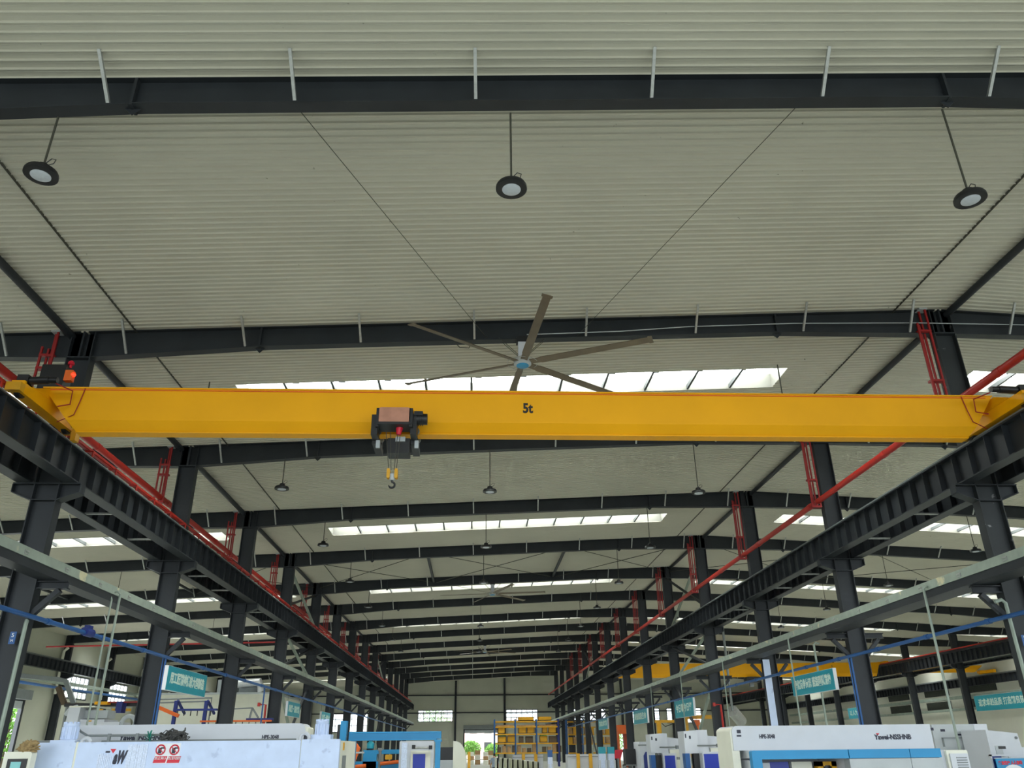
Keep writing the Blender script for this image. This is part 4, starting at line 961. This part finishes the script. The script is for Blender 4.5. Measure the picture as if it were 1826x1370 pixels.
# person walking away in the aisle
def person(x, y):
    t = bpy.data.meshes.new('person'); J = {}
    vs = []; es = []; rad = []
    def add(p, r, par=None):
        vs.append(p); rad.append(r)
        if par is not None: es.append((par, len(vs) - 1))
        return len(vs) - 1
    z = FZ
    pel = add((x, y, z + .93), (.16, .11)); wa = add((x, y + .01, z + 1.08), (.145, .1), pel); ch = add((x, y + .01, z + 1.27), (.17, .11), wa); sh = add((x, y, z + 1.39), (.12, .09), ch)
    nk = add((x, y + .01, z + 1.46), (.055, .055), sh); hd0 = add((x, y + .02, z + 1.53), (.075, .085), nk); hd = add((x, y + .02, z + 1.61), (.078, .095), hd0); add((x, y + .01, z + 1.665), (.05, .06), hd)
    for s in (-1, 1):
        a = add((x + s * .19, y, z + 1.36), (.055, .055), sh); b = add((x + s * .23, y - .02, z + 1.1), (.043, .043), a); c = add((x + s * .22, y + .1, z + .88), (.034, .034), b); add((x + s * .21, y + .13, z + .78), (.03, .02), c)
        h = add((x + s * .09, y, z + .86), (.095, .1), pel); k = add((x + s * .1, y + s * .06, z + .48), (.065, .065), h); f = add((x + s * .1, y + s * .1 - .03, z + .08), (.042, .042), k); add((x + s * .11, y + s * .1 + .13, z + .03), (.04, .03), f)
    t.from_pydata(vs, es, []); o = bpy.data.objects.new('person', t); COL.objects.link(o)
    m = o.modifiers.new('skin', 'SKIN'); o.modifiers.new('sub', 'SUBSURF').levels = 2
    for i, v in enumerate(t.skin_vertices[0].data): v.radius = rad[i]; v.use_root = (i == 0)
    bpy.context.view_layer.update()
    me = bpy.data.meshes.new_from_object(o.evaluated_get(bpy.context.evaluated_depsgraph_get())); bpy.data.objects.remove(o)
    for n in ('skin', 'shirt', 'trousers', 'hair'): me.materials.append(M[n])
    for p in me.polygons:
        c = p.center; zz = c.z - z; p.use_smooth = True
        p.material_index = 3 if zz > 1.6 or (zz > 1.52 and c.y < y + .01) else 1 if .92 < zz < 1.43 and not (abs(c.x - x) > .15 and zz < 1.12) else 2 if zz < .95 and abs(c.x - x) < .19 else 0
    for v in me.vertices: v.co -= Vector((x, y, z))
    o = bpy.data.objects.new('person', me); COL.objects.link(o); o.location = (x, y, z); WL[o.name] = (x, y, z)
    tag(o, 'person in a grey-blue shirt and dark trousers walking away down the nave', 'person')
person(at(881.5, 1350, y=52).x, 52)

# ------------------------------------------------------------------ storage racks at the far end
def rack(xs, y, zs, label, bins, loads):
    t = thing('pallet_rack', label, 'rack', ((xs[0] + xs[-1]) / 2, y, FZ)); d = 1.1
    for x in xs:
        f = MB()
        for yy in (y, y + d): f.box(x - .08, x + .08, yy - .06, yy + .06, FZ, zs[0] + .25)
        z = .3
        while z < zs[0] - .6: f.bar((x, y, z), (x, y + d, z + .6), .05, .05); z += .9
        f.build('upright_frame', 'nblue' if x == xs[-1] else 'blue', t)
    for z in zs:
        for a, b in zip(xs, xs[1:]):
            MB().box(a + .08, b - .08, y - .06, y + .02, z - .09, z + .05).box(a + .08, b - .08, y + d - .02, y + d + .06, z - .09, z + .05).box(a + .08, b - .08, y + .02, y + d - .02, z + .0, z + .04).build('shelf_beam', 'yellow2', t)
    return t
yk = 100.0
xs = [X(u, yk) for u in (882, 919.5, 957.5, 997)]
zs = [Zc(940, v, yk) for v in (1287, 1296.5, 1309.5, 1326, 1343)]
rack(xs, yk, zs, 'yellow and blue pallet rack full of bins at the end of the nave', 0, 0)
nb = [0]
def bin_(u0, u1, z, h, m, lab, grp, y=yk + .1, fill=None):
    t = thing('storage_bin', lab, 'bin', (X((u0 + u1) / 2, y), y, z), grp); a, b = X(u0, y), X(u1, y)
    MB().box(a, b, y, y + .06, z + .05, z + h).box(a, a + .06, y, y + .85, z + .05, z + h).box(b - .06, b, y, y + .85, z + .05, z + h).box(a, b, y + .8, y + .86, z + .05, z + h).box(a, b, y, y + .86, z + .05, z + .1).build('tub', m, t)
    if fill: MB().box(a + .08, b - .08, y + .08, y + .78, z + .1, z + h + .12).build('contents', fill, t)
pos = 'first second third fourth fifth'.split()
for i, (u0, u1) in enumerate(((888, 901), (925, 939), (940.5, 954), (968, 977), (979, 993))): bin_(u0, u1, zs[2] + .05, .78, 'yellow2', 'yellow bin on the upper middle rack shelf, %s from the left' % pos[i], 'bins on the upper middle shelf')
for i, (u0, u1, f) in enumerate(((888, 903, 'green'), (905, 919, 'carton'), (963, 977, 'leaf'))): bin_(u0, u1, zs[3] + .05, .7, 'yellow2', 'loaded yellow bin on the lower middle rack shelf, %s from the left' % pos[i], 'bins on the lower middle shelf', fill=f)
for i, (u0, u1) in enumerate(((925, 953), (961, 985))): bin_(u0, u1, zs[0] + .05, .45, 'yellow2', 'wide yellow bin on top of the rack, %s from the left' % pos[i], 'bins on the rack top')
rnd = random.Random(3)
for i, u in enumerate(range(887, 996, 9)):
    if abs(u - 919) < 4 or abs(u - 957) < 4: continue
    h = rnd.uniform(.45, .95); a = X(u, yk); z = zs[4] + .05
    tag(MB().box(a, a + .42, yk + .1, yk + .75, z, z + h).build('carton', 'carton' if i % 3 else 'bark'), 'brown carton on the lowest rack shelf, %s from the left' % ORD[i], 'carton', 'cartons on the lowest rack shelf')
for i, (u0, u1) in enumerate(((926, 934), (938, 951), (980, 993))):
    tag(MB().box(X(u0, yk), X(u1, yk), yk + .1, yk + .8, zs[3] + .05, zs[3] + .75).build('crate', 'bark'), 'dark crate on the lower middle rack shelf, %s from the left' % pos[i], 'crate', 'dark crates on the rack')
for i, (u0, u1) in enumerate(((885, 916), (923, 955), (961, 994))):
    tag(MB().box(X(u0, yk), X(u1, yk), yk + .1, yk + .9, zs[1] + .05, zs[1] + .22).build('pallet', 'carton'), 'flat load on the second rack shelf, %s from the left' % pos[i], 'pallet', 'flat loads on the rack')
xs2 = [X(u, 111) for u in (1012, 1040, 1068, 1094)]
rack(xs2, 111, [Zc(1050, v, 111) for v in (1287, 1297, 1310, 1327, 1343)], 'second pallet rack half hidden behind the right columns', 0, 0)
for i, u in enumerate((1015, 1024, 1044, 1054, 1072, 1082)):
    for j, v in enumerate((1310, 1327)):
        z = Zc(1050, v, 111) + .05
        tag(MB().box(X(u, 111), X(u + 7, 111), 111.1, 111.9, z, z + .75).build('carton', 'yellow2' if (i + j) % 2 else 'carton'), 'box on the %s shelf of the second rack, %s from the left' % (('upper', 'lower')[j], ORD[i]), 'carton', 'boxes on the second rack')
tag(MB().box(X(1104, 90), X(1121, 90), 90, 92, Zc(1110, 1309, 90), Zc(1110, 1293, 90)).box(X(1104, 90), X(1106, 90), 90, 92, FZ, Zc(1110, 1309, 90)).box(X(1119, 90), X(1121, 90), 90, 92, FZ, Zc(1110, 1309, 90)).box(X(1104, 90), X(1121, 90), 91.8, 92, 1.2, 1.4).build('brown_stand', 'orange'), 'brown orange cabinet on tall legs beyond the right columns', 'cabinet')

for i, (u0, u1, v, y) in enumerate(((835, 846, 1341, 118), (847, 857, 1338, 119), (862, 871, 1341, 117), (871, 880, 1338.5, 118))):
    x0, x1 = X(u0, y), X(u1, y); zt = Zc(u0, v, y)
    t = thing('stacked_cartons', 'beige carton stack before the end wall door, %s from the left' % ORD[i], 'cartons', ((x0 + x1) / 2, y, FZ), 'carton stacks by the end door')
    n = 3; h = (zt - FZ) / n
    for j in range(n): MB().box(x0, x1 - .04, y, y + .9, FZ + h * j, FZ + h * (j + 1) - .03).build('box', 'carton' if (i + j) % 2 else 'cream', t)
# ------------------------------------------------------------------ mid-floor machines, rails and posts
yy = 62.0
for i, (u0, u1, v, y, lab) in enumerate(((915, 968, 1347, 70, 'long white machine bed before the yellow rack'), (1012, 1066, 1346, 64, 'long white machine bed right of the nave middle'))):
    t = thing('machine_bed', lab, 'machine', (X((u0 + u1) / 2, y), y, FZ))
    MB().box(X(u0, y), X(u1, y), y, y + 1.6, FZ + .35, Zc(u0, v, y)).build('bed', 'white', t)
    MB().box(X(u0, y) - .02, X(u1, y) + .02, y - .05, y, Zc(u0, v + 4.5, y), Zc(u0, v + 3.5, y)).build('rail', 'mgrey', t)
    for u in (u0 + 4, u1 - 4): MB().box(X(u, y) - .15, X(u, y) + .15, y + .2, y + 1.4, FZ, FZ + .36).build('leg', 'mgrey', t)
    for u in (u0 + 18, u0 + 40): MB().box(X(u, y) - .12, X(u, y) + .12, y - .25, y - .05, FZ, Zc(u, v - 2, y)).build('yellow_post', 'yellow2', t)
yy = 46.0
for i in range(9):
    u = 886 + i * 9; z = Zc(u, 1352 + i * .9, yy)
    tag(MB().box(X(u, yy), X(u, yy) + .07, yy, yy + 4.5, z - .5, z).box(X(u, yy), X(u, yy) + .07, yy, yy + .08, FZ, z).box(X(u, yy), X(u, yy) + .07, yy + 4.4, yy + 4.5, FZ, z).build('guard_rail', 'cream'), 'white low guard rail in the mid floor, %s from the left' % ORD[i], 'rail', 'white rails in the mid floor')
for i, (u0, u1, v, y, l) in enumerate(((977, 985, 1338, 38, 'slim wrapped white post with a blue top in the mid floor'), (1068, 1080, 1332.5, 40, 'wrapped white post with a teal top, left of a pair'), (1084, 1095.5, 1332.5, 40, 'wrapped white post with a teal top, right of a pair'))):
    t = thing('wrapped_post', l, 'post', (X((u0 + u1) / 2, y), y, FZ), 'wrapped posts' if i else None)
    zt_ = Zc(u0, v, y)
    MB().rbox(X(u0, y), X(u1, y), y, y + .3, FZ, zt_ - .28, .02).build('post', 'film', t)
    MB().box(X(u0, y), X(u1, y), y - .01, y + .31, zt_ - .28, zt_).build('top_wrap', 'teal' if i else 'blue', t)
    MB().box(X(u0, y) - .02, X(u0, y) + .05, y - .05, y, FZ, zt_ - .55).box(X(u1, y) - .05, X(u1, y) + .02, y - .05, y, FZ, zt_ - .55).build('corner_guard', 'white', t)
yy = 42.0
t = thing('red_board', 'tilted red board standing by the wrapped posts', 'board', (X(1102, yy), yy, FZ))
q = [at(1096, 1353, y=yy), at(1107, 1353, y=yy), at(1111, 1336.5, y=yy), at(1097, 1338, y=yy)]
MB().prism([(p.x, p.z) for p in q], 'y', yy, yy + .05).build('board', 'signred', t); MB().box(X(1102, yy) - .04, X(1102, yy) + .04, yy + .05, yy + .1, FZ, Zc(1102, 1345, yy)).build('stand', 'mgrey', t)
t = thing('black_cabinet', 'black cabinet beside the red board', 'cabinet', (X(1127, yy), yy, FZ))
MB().rbox(X(1115, yy), X(1133, yy), yy, yy + .7, .9, Zc(1127, 1336, yy), .03).build('cabinet', 'black', t)
MB().box(X(1134, yy), X(1140, yy), yy + .1, yy + .6, .9, Zc(1127, 1340, yy)).build('side_box', 'black', t)
sh = MB()
for u in (1113, 1125, 1137): sh.box(X(u, yy), X(u, yy) + .05, yy, yy + .7, FZ, .9)
for z in (.4, .85): sh.box(X(1113, yy), X(1139, yy), yy, yy + .7, z, z + .05)
sh.build('stand', 'mgrey', t)

def mill(u0, u1, v, y, um, ur, vm, lab, pu0, pu1):
    t = thing('machining_centre', lab, 'machine', (X((u0 + ur) / 2, y), y, FZ))
    zt = Zc(u0, v, y)
    MB().prism([(X(u0, y), zt - .75), (X(um, y), zt - .75), (X(um, y), zt - .0), (X(u0, y), zt - .03)], 'y', y, y + .9).box(X(u0, y), X(u0 + (um - u0) * .35, y), y, y + .9, FZ, zt - .74).box(X(um, y), X(u1, y), y + .05, y + .9, FZ, zt).build('head', 'white', t)
    MB().prism([(X(u1, y) + .02, FZ), (X(ur, y), FZ), (X(ur, y), Zc(ur, vm + 3, y)), (X(u1, y) + .02, Zc(u1, vm, y))], 'y', y + .3, y + 2.0).build('body', 'white', t)
    MB().box(X(u1, y) + .1, X(ur, y) - .04, y + .2, y + .3, FZ + .1, Zc(u1, vm + 22, y)).build('lower_panel', 'cream', t)
    ho = MB()
    for i in range(5):
        x = X(u1 + 8 + i * 3.2, y); ho.box(x - .03, x + .03, y + .19, y + .2, Zc(u1, vm + 38, y) - .05, Zc(u1, vm + 38, y) + .05)
    ho.build('vent_slot', 'mgrey', t)
    d = MB().rbox(X(pu0, y - .4), X(pu1, y - .4), y - .4, y - .3, FZ + .2, Zc(pu0, vm + 29, y - .4), .03).build('door', 'white', t)
    MB().box(X(pu0 + 2.5, y - .42), X(pu1 - 2.5, y - .42), y - .43, y - .4, .3, Zc(pu0, vm + 33, y - .4)).build('blue_pane', 'rblue', d)
    MB().tube([(X(um - 4, y), y - .1, Zc(um, vm + 18, y)), (X(u1 + 14, y), y - .1, Zc(um, vm + 18, y))], .025, 8).box(X(u1 + 13, y), X(u1 + 17, y), y - .2, y, Zc(um, vm + 21, y), Zc(um, vm + 15, y)).build('arm', 'mgrey', t)
    MB().box(X(u0 - 2, y), X(u0 + 6, y), y - .1, y + .3, FZ, Zc(u0, vm + 32, y)).build('side_door', 'blue', t)
    MB().box(X(um - 12, y), X(um - 2, y), y - .1, y + .2, FZ, Zc(u0, vm + 32, y)).build('spindle_box', 'black', t)
    MB().box(X(u0 + 2, y), X(u0 + 4, y), y - .01, y, zt - .25, zt - .12).box(X(u0 + 9, y), X(u0 + 12, y), y - .01, y, zt - .28, zt - .18).build('plate', 'ink', t)
    return t
mill(1222, 1265, 1302.5, 30.0, 1247, 1306, 1312, 'white machining centre with a blue door, beside the right punch press', 1252, 1282)
mill(1161, 1192, 1308.5, 36.0, 1180, 1223, 1315, 'white machining centre with a blue door, second from the right punch press', 1182, 1205)
yy = 41.0
t = thing('machining_centre', 'smaller white machine with a slanted blue window behind the black cabinet', 'machine', (X(1152, yy), yy, FZ))
MB().rbox(X(1141, yy), X(1162, yy), yy, yy + 1.5, FZ, Zc(1150, 1323, yy), .04).build('housing', 'white', t)
MB().prism([(X(1147, yy), .2), (X(1160, yy), .2), (X(1160, yy), Zc(1150, 1341, yy)), (X(1151, yy), Zc(1150, 1341, yy)), (X(1147, yy), Zc(1150, 1348, yy))], 'y', yy - .04, yy).build('blue_window', 'nblue', t)
MB().tube([(X(1138, yy), yy - .1, Zc(1150, 1329, yy)), (X(1160, yy), yy - .1, Zc(1150, 1329, yy))], .03, 8).build('arm', 'mgrey', t)

# jib cranes in the right aisle
for u0, u1, ua, v0, v1, y, l in ((1172, 1208, 1175, 1284.5, 1289.5, 62, 'yellow jib crane behind the third right hanging sign'), (1222, 1275, 1224, 1276, 1283, 58, 'larger yellow jib crane with an orange hoist')):
    t = thing('jib_crane', l, 'crane', (X(ua, y), y, FZ), None)
    MB().box(X(u0, y), X(u1, y), y - .1, y + .1, Zc(u0, v1, y), Zc(u0, v0, y)).build('boom', 'yellow2', t)
    MB().box(X(ua, y), X(ua + 7, y), y - .15, y + .15, FZ, Zc(u0, v1, y)).build('post', 'yellow2', t)
    um = (u0 + u1) / 2
    if u0 > 1200: MB().box(X(um - 8, y), X(um + 3, y), y - .3, y, Zc(um, 1294, y), Zc(um, 1284, y)).tube([(X(um - 2, y), y - .15, FZ + 1), (X(um - 2, y), y - .15, Zc(um, 1290, y))], .1, 8).build('hoist', 'orange', t)
    else: MB().tube([(X(ua + 9, y), y, Zc(um, 1290, y)), (X(um, y), y, Zc(um, 1296, y)), (X(u1, y), y, Zc(um, 1290, y))], .03, 6).build('festoon_cable', 'rod', t)
for u, v, y, x2, l in ((1285, 1257, Y(4) - .3, 9, 'red standpipe on the fourth right column'), (474, 1257, Y(4) - .3, -9, 'red standpipe on the fourth left column')):
    x = at(u, v, y=y).x; z = at(u, v, y=y).z
    t = thing('standpipe', l, 'pipe', (x, y, FZ))
    MB().tube([(x - .35, y, z), (x, y, z), (x + .05, y, FZ)], .055, 8).build('pipe', 'red', t, smooth=True)
    MB().box(x - .42, x - .3, y - .08, y + .08, z - .08, z + .1).build('valve', 'red', t)
yv = 66.0
t = thing('ventilation_duct', 'slanted silver duct in the right aisle', 'duct', (X(1318, yv), yv, 3))
MB().tube([at(1306, 1268, y=yv), at(1322, 1287, y=yv + 1)], .45, 14).build('duct', 'galv', t, smooth=True); MB().tube([at(1306, 1268, y=yv), (at(1306, 1268, y=yv).x, yv, roof(20) - .5)], .1, 8).build('riser', 'mgrey', t)

# ------------------------------------------------------------------ left aisle
yc = 60.0
t = thing('prefab_cabin', 'large cream prefabricated cabin in the left aisle', 'cabin', (X(370, yc), yc, FZ))
xa, xb = X(262, yc), X(476, yc); zc_ = Zc(370, 1239, yc)
MB().box(xa, xb, yc, yc + 14, FZ, zc_).build('panels', 'cream', t)
MB().box(xa - .1, xb + .1, yc - .1, yc + 14.1, zc_, zc_ + .12).build('roof_edge', 'grey', t)
yq = 63
t = thing('rooftop_plant', 'dark ventilation plant on the cabin roof', 'plant', (X(430, yq), yq, zc_ + .12))
MB().box(X(372, yq), X(405, yq), yq, yq + 2, zc_ + .12, zc_ + 1.2).box(X(412, yq), X(445, yq), yq, yq + 2, zc_ + .12, zc_ + 1.0).build('unit', 'mgrey', t)
MB().tube([(X(410, yq), yq - .3, zc_ + .9), (X(450, yq), yq - .3, zc_ + 1.0), (X(456, yq), yq - .3, zc_ + .3)], .3, 12).build('duct', 'galv', t, smooth=True)
yb2 = 44.0
t = thing('paint_line', 'blue framed hanging conveyor line with orange rail in front of the cabin', 'conveyor', (X(380, yb2), yb2, FZ))
for u in (303, 358): MB().bar((X(u - 2, yb2), yb2, FZ), (X(u - 2, yb2), yb2, Zc(u, 1250, yb2)), .16, .16).bar((X(u + 4, yb2), yb2 + 1, Zc(u, 1272, yb2)), (X(u, yb2), yb2, Zc(u, 1250, yb2)), .1, .1).build('post', 'nblue', t)
MB().box(X(300, yb2), X(378, yb2), yb2 - .15, yb2 + .15, Zc(340, 1268, yb2), Zc(340, 1264.5, yb2)).build('top_rail', 'nblue', t)
MB().box(X(350, yb2), X(478, yb2), yb2 - .12, yb2 + .12, Zc(400, 1288, yb2), Zc(400, 1285, yb2)).build('low_rail', 'orange', t)
MB().box(X(430, yb2), X(478, yb2), yb2 + .2, yb2 + .5, Zc(440, 1285, yb2), Zc(440, 1281, yb2)).build('dark_rail', 'nblue', t)
MB().bar((X(438, yb2), yb2, Zc(440, 1281, yb2)), (X(441, yb2), yb2, Zc(440, 1263, yb2)), .08, .08).bar((X(454, yb2), yb2, Zc(440, 1281, yb2)), (X(441, yb2), yb2, Zc(440, 1263, yb2)), .08, .08).bar((X(400, yb2), yb2, Zc(400, 1265, yb2)), (X(441, yb2), yb2, Zc(440, 1263, yb2)), .06, .06).build('truss', 'mgrey', t)
MB().bar((X(262, yb2), yb2 - .5, Zc(262, 1257, yb2)), (X(315, yb2), yb2 - .5, Zc(315, 1278, yb2)), .16, .16).build('sloping_rail', 'orange', t)
for i in range(14):
    hk = MB(); u = 306 + i * 12; v0 = 1268 if u < 378 else 1288
    hk.bar((X(u, yb2), yb2, Zc(u, v0, yb2)), (X(u, yb2), yb2, Zc(u, v0 + 9, yb2)), .04, .04)
    hk.build('hanger_rod', 'rod', t)
MB().tube([(X(262, yb2), yb2 + .4, Zc(262, 1247, yb2)), (X(360, yb2), yb2 + .4, Zc(360, 1244, yb2)), (X(360, yb2), yb2 + .4, FZ + 3)], .04, 8).tube([(X(262, yb2), yb2 + .4, Zc(262, 1253, yb2)), (X(356, yb2), yb2 + .4, Zc(356, 1250, yb2))], .035, 8).build('air_line', 'mgrey', t, smooth=True)
for k_, u in ((302, 0), (358, 0), (420, 0), (470, 0)): pass
ym = 36.0
t = thing('press_machine', 'tall pale press with a projecting body behind the left punch press', 'machine', (X(130, ym), ym, FZ))
MB().prism([(X(94, ym), FZ), (X(124, ym), FZ), (X(128, ym), Zc(110, 1260, ym)), (X(108, ym), Zc(110, 1259, ym))], 'y', ym, ym + 1.5).build('column', 'white', t)
MB().box(X(124, ym), X(172, ym), ym + .2, ym + 1.6, FZ, Zc(150, 1283, ym)).box(X(172, ym), X(200, ym), ym + .2, ym + 1.4, FZ, Zc(150, 1288, ym)).build('body', 'white', t)
MB().box(X(126, ym), X(170, ym), ym + .5, ym + 1.3, Zc(150, 1281, ym), Zc(150, 1266, ym)).build('ram', 'grey', t)
MB().box(X(108, ym), X(155, ym), ym - .05, ym + 1.5, Zc(120, 1262, ym), Zc(120, 1259.5, ym)).build('top_plate', 'cream', t)
m = MB(); torus(m, (X(213, ym), ym + .4, Zc(213, 1290, ym)), .28, .09); m.build('ring', 'grey', t, smooth=True)
MB().box(X(143, ym), X(149, ym), ym + .19, ym + .2, Zc(146, 1287, ym), Zc(146, 1285, ym)).build('yellow_tag', 'yellow2', t)
MB().tube([(X(90, ym), ym + .7, Zc(90, 1275, ym)), (X(96, ym), ym + .7, Zc(96, 1264, ym)), (X(108, ym), ym + .7, Zc(108, 1261, ym))], .12, 10).build('hose', 'grey', t, smooth=True)
ye = 41.0
t = thing('loader_gantry', 'yellow and blue loader gantry above the pale press', 'gantry', (X(190, ye), ye, FZ))
MB().box(X(155, ye), X(178, ye), ye - .2, ye + .2, Zc(165, 1257, ye), Zc(165, 1252, ye)).build('carriage', 'yellow', t)
MB().box(X(92, ye), X(235, ye), ye + .3, ye + .6, Zc(150, 1260, ye), Zc(150, 1254, ye)).build('beam', 'black', t)
MB().box(X(195, ye), X(206, ye), ye - .2, ye + .3, Zc(200, 1272, ye), Zc(200, 1252, ye)).build('slide', 'nblue', t)
MB().box(X(178, ye), X(236, ye), ye - .1, ye + .1, Zc(200, 1254, ye), Zc(200, 1251.5, ye)).build('rail', 'dred', t)
for u in (165, 190, 216): MB().tube([(X(u, ye), ye, Zc(u, 1269, ye)), (X(u, ye), ye, Zc(u, 1264, ye))], .12, 10).build('suction_cup', 'yellow2', t)
for u in (94, 232): MB().box(X(u, ye), X(u + 3, ye), ye + .35, ye + .55, FZ, Zc(150, 1260, ye)).build('leg', 'mgrey', t)
yd = 58.0
t = thing('ventilation_duct', 'bent brown and silver duct by the left wall windows', 'duct', (X(110, yd), yd, 4))
MB().tube([at(16, 1203, y=yd), at(104, 1212, y=yd)], .2, 4).tube([at(104, 1212, y=yd), at(118, 1215, y=yd), at(132, 1256, y=yd)], .2, 4).build('duct', 'mgrey', t)
MB().tube([at(104, 1225, y=yd), at(115, 1256, y=yd)], .2, 4).tube([at(116, 1256, y=yd), at(158, 1258, y=yd)], .17, 4).build('branch', 'bark', t)
for i in range(6):
    y = Y(6 + i) - .4
    tag(MB().tube([(LW + .3, y, 6.2), (LW + .3, y, 9.6), (LW + .6, y, 9.9)], .12, 10).build('rain_pipe', 'cream', smooth=True), 'pale rain pipe on the left wall, %s past the roller door' % ORD[i], 'pipe', 'rain pipes on the left wall')
tag(MB().box(LW + .8, LW + 1.1, 50, 140, 6.9, 7.15).build('wall_tray', 'tray'), 'pale cable tray along the left wall', 'cable tray')
tag(MB().tube([(LW + 2.5, 50, 6.4), (LW + 2.5, 140, 6.4)], .1, 8).build('wall_pipe', 'blue', smooth=True), 'thin blue pipe along the left wall', 'pipe')
tag(MB().box(RW - .9, RW - .5, 60, 140, 6.05, 6.35).build('wall_tray', 'tray'), 'upper pale cable tray along the right wall', 'cable tray')
tag(MB().box(RW - .7, RW - .4, 60, 140, 4.9, 5.15).build('wall_tray', 'tray'), 'lower pale cable tray along the right wall', 'cable tray')
tag(MB().tube([(LW + 3, Y(6), 9.0), (XL - 1, Y(6), 9.3)], .06, 8).build('cross_pipe', 'dred', smooth=True), 'red pipe crossing the left aisle under the rafters', 'pipe')

# ------------------------------------------------------------------ outside
def tree(x, y, h, r, label, seed):
    t = thing('tree', label, 'tree', (x, y, FZ), 'trees outside the hall'); rn = random.Random(seed)
    MB().tube([(x, y, FZ), (x + .1, y, h * .45), (x, y, h * .8)], [.18, .13, .06], 8).build('trunk', 'bark', t, smooth=True)
    m = MB()
    for i in range(1100):
        a, b, q = rn.uniform(0, 2 * PI), math.acos(rn.uniform(-1, 1)), rn.random() ** .4
        c = Vector((x + r * q * math.sin(b) * math.cos(a), y + r * q * math.sin(b) * math.sin(a), h * .6 + h * .42 * q * math.cos(b)))
        u = Vector((rn.uniform(-1, 1), rn.uniform(-1, 1), rn.uniform(-1, 1))).normalized(); v = u.orthogonal().normalized(); s = rn.uniform(.12, .28)
        m.add([c - u * s, c + v * s * .5, c + u * s, c - v * s * .5], [(0, 1, 2, 3)])
    o = m.build('foliage', 'leaf', t, recalc=False); o['kind'] = 'stuff'
tree(-42, 66, 6.5, 3.2, 'leafy tree outside the left roller door', 1)
tree(-44, 59.5, 5.5, 2.6, 'leafy tree outside, left of the one by the roller door', 5)
tree(-42, 80, 7.5, 2.6, 'leafy tree outside the first left wall window', 2)
tree(-43, 92, 8.5, 3.0, 'leafy tree outside the farther left wall windows', 6)
tree(-7, 156, 9, 3.2, 'leafy tree behind the left end wall window', 3)
tree(-.3, 156, 3.0, 1.9, 'low leafy shrub outside the end wall door, left half', 4)
tree(4.2, 157.5, 2.6, 2.0, 'low leafy shrub outside the end wall door, right half', 8)
tree(26, 156, 5, 2.6, 'leafy tree outside the right aisle end door', 7)
t = thing('building', 'pale pink building seen through the end wall door', 'building', (1, 190, FZ))
MB().box(-8, 12, 190, 200, FZ, 8).build('wall', 'brick', t)
for i in range(6):
    for z in (1.5, 4.8): MB().box(-7 + i * 3.2, -5.4 + i * 3.2, 189.95, 190.05, z, z + 1.5).build('window', 'window', t)
# ------------------------------------------------------------------ world, portal, view
w = bpy.data.worlds.new('sky'); sc.world = w; w.use_nodes = True
nt = w.node_tree; bg = nt.nodes['Background']
bg.inputs['Color'].default_value = (.86, .94, 1.0, 1); bg.inputs['Strength'].default_value = 2.9
ld = bpy.data.lights.new('gable_daylight', 'AREA'); ld.shape = 'RECTANGLE'; ld.size = RW - LW; ld.size_y = 13.5
ld.cycles.is_portal = True
lo = bpy.data.objects.new('gable_daylight', ld); COL.objects.link(lo); lo.location = ((RW + LW) / 2, YB, 6.5); lo.rotation_euler = (PI / 2, 0, 0)
sc.view_settings.view_transform = 'Standard'; sc.view_settings.look = 'None'; sc.view_settings.exposure = 0.55; sc.view_settings.gamma = 1
sc.view_settings.use_curve_mapping = False
sc.cycles.max_bounces = 8; sc.cycles.diffuse_bounces = 5; sc.cycles.transparent_max_bounces = 8
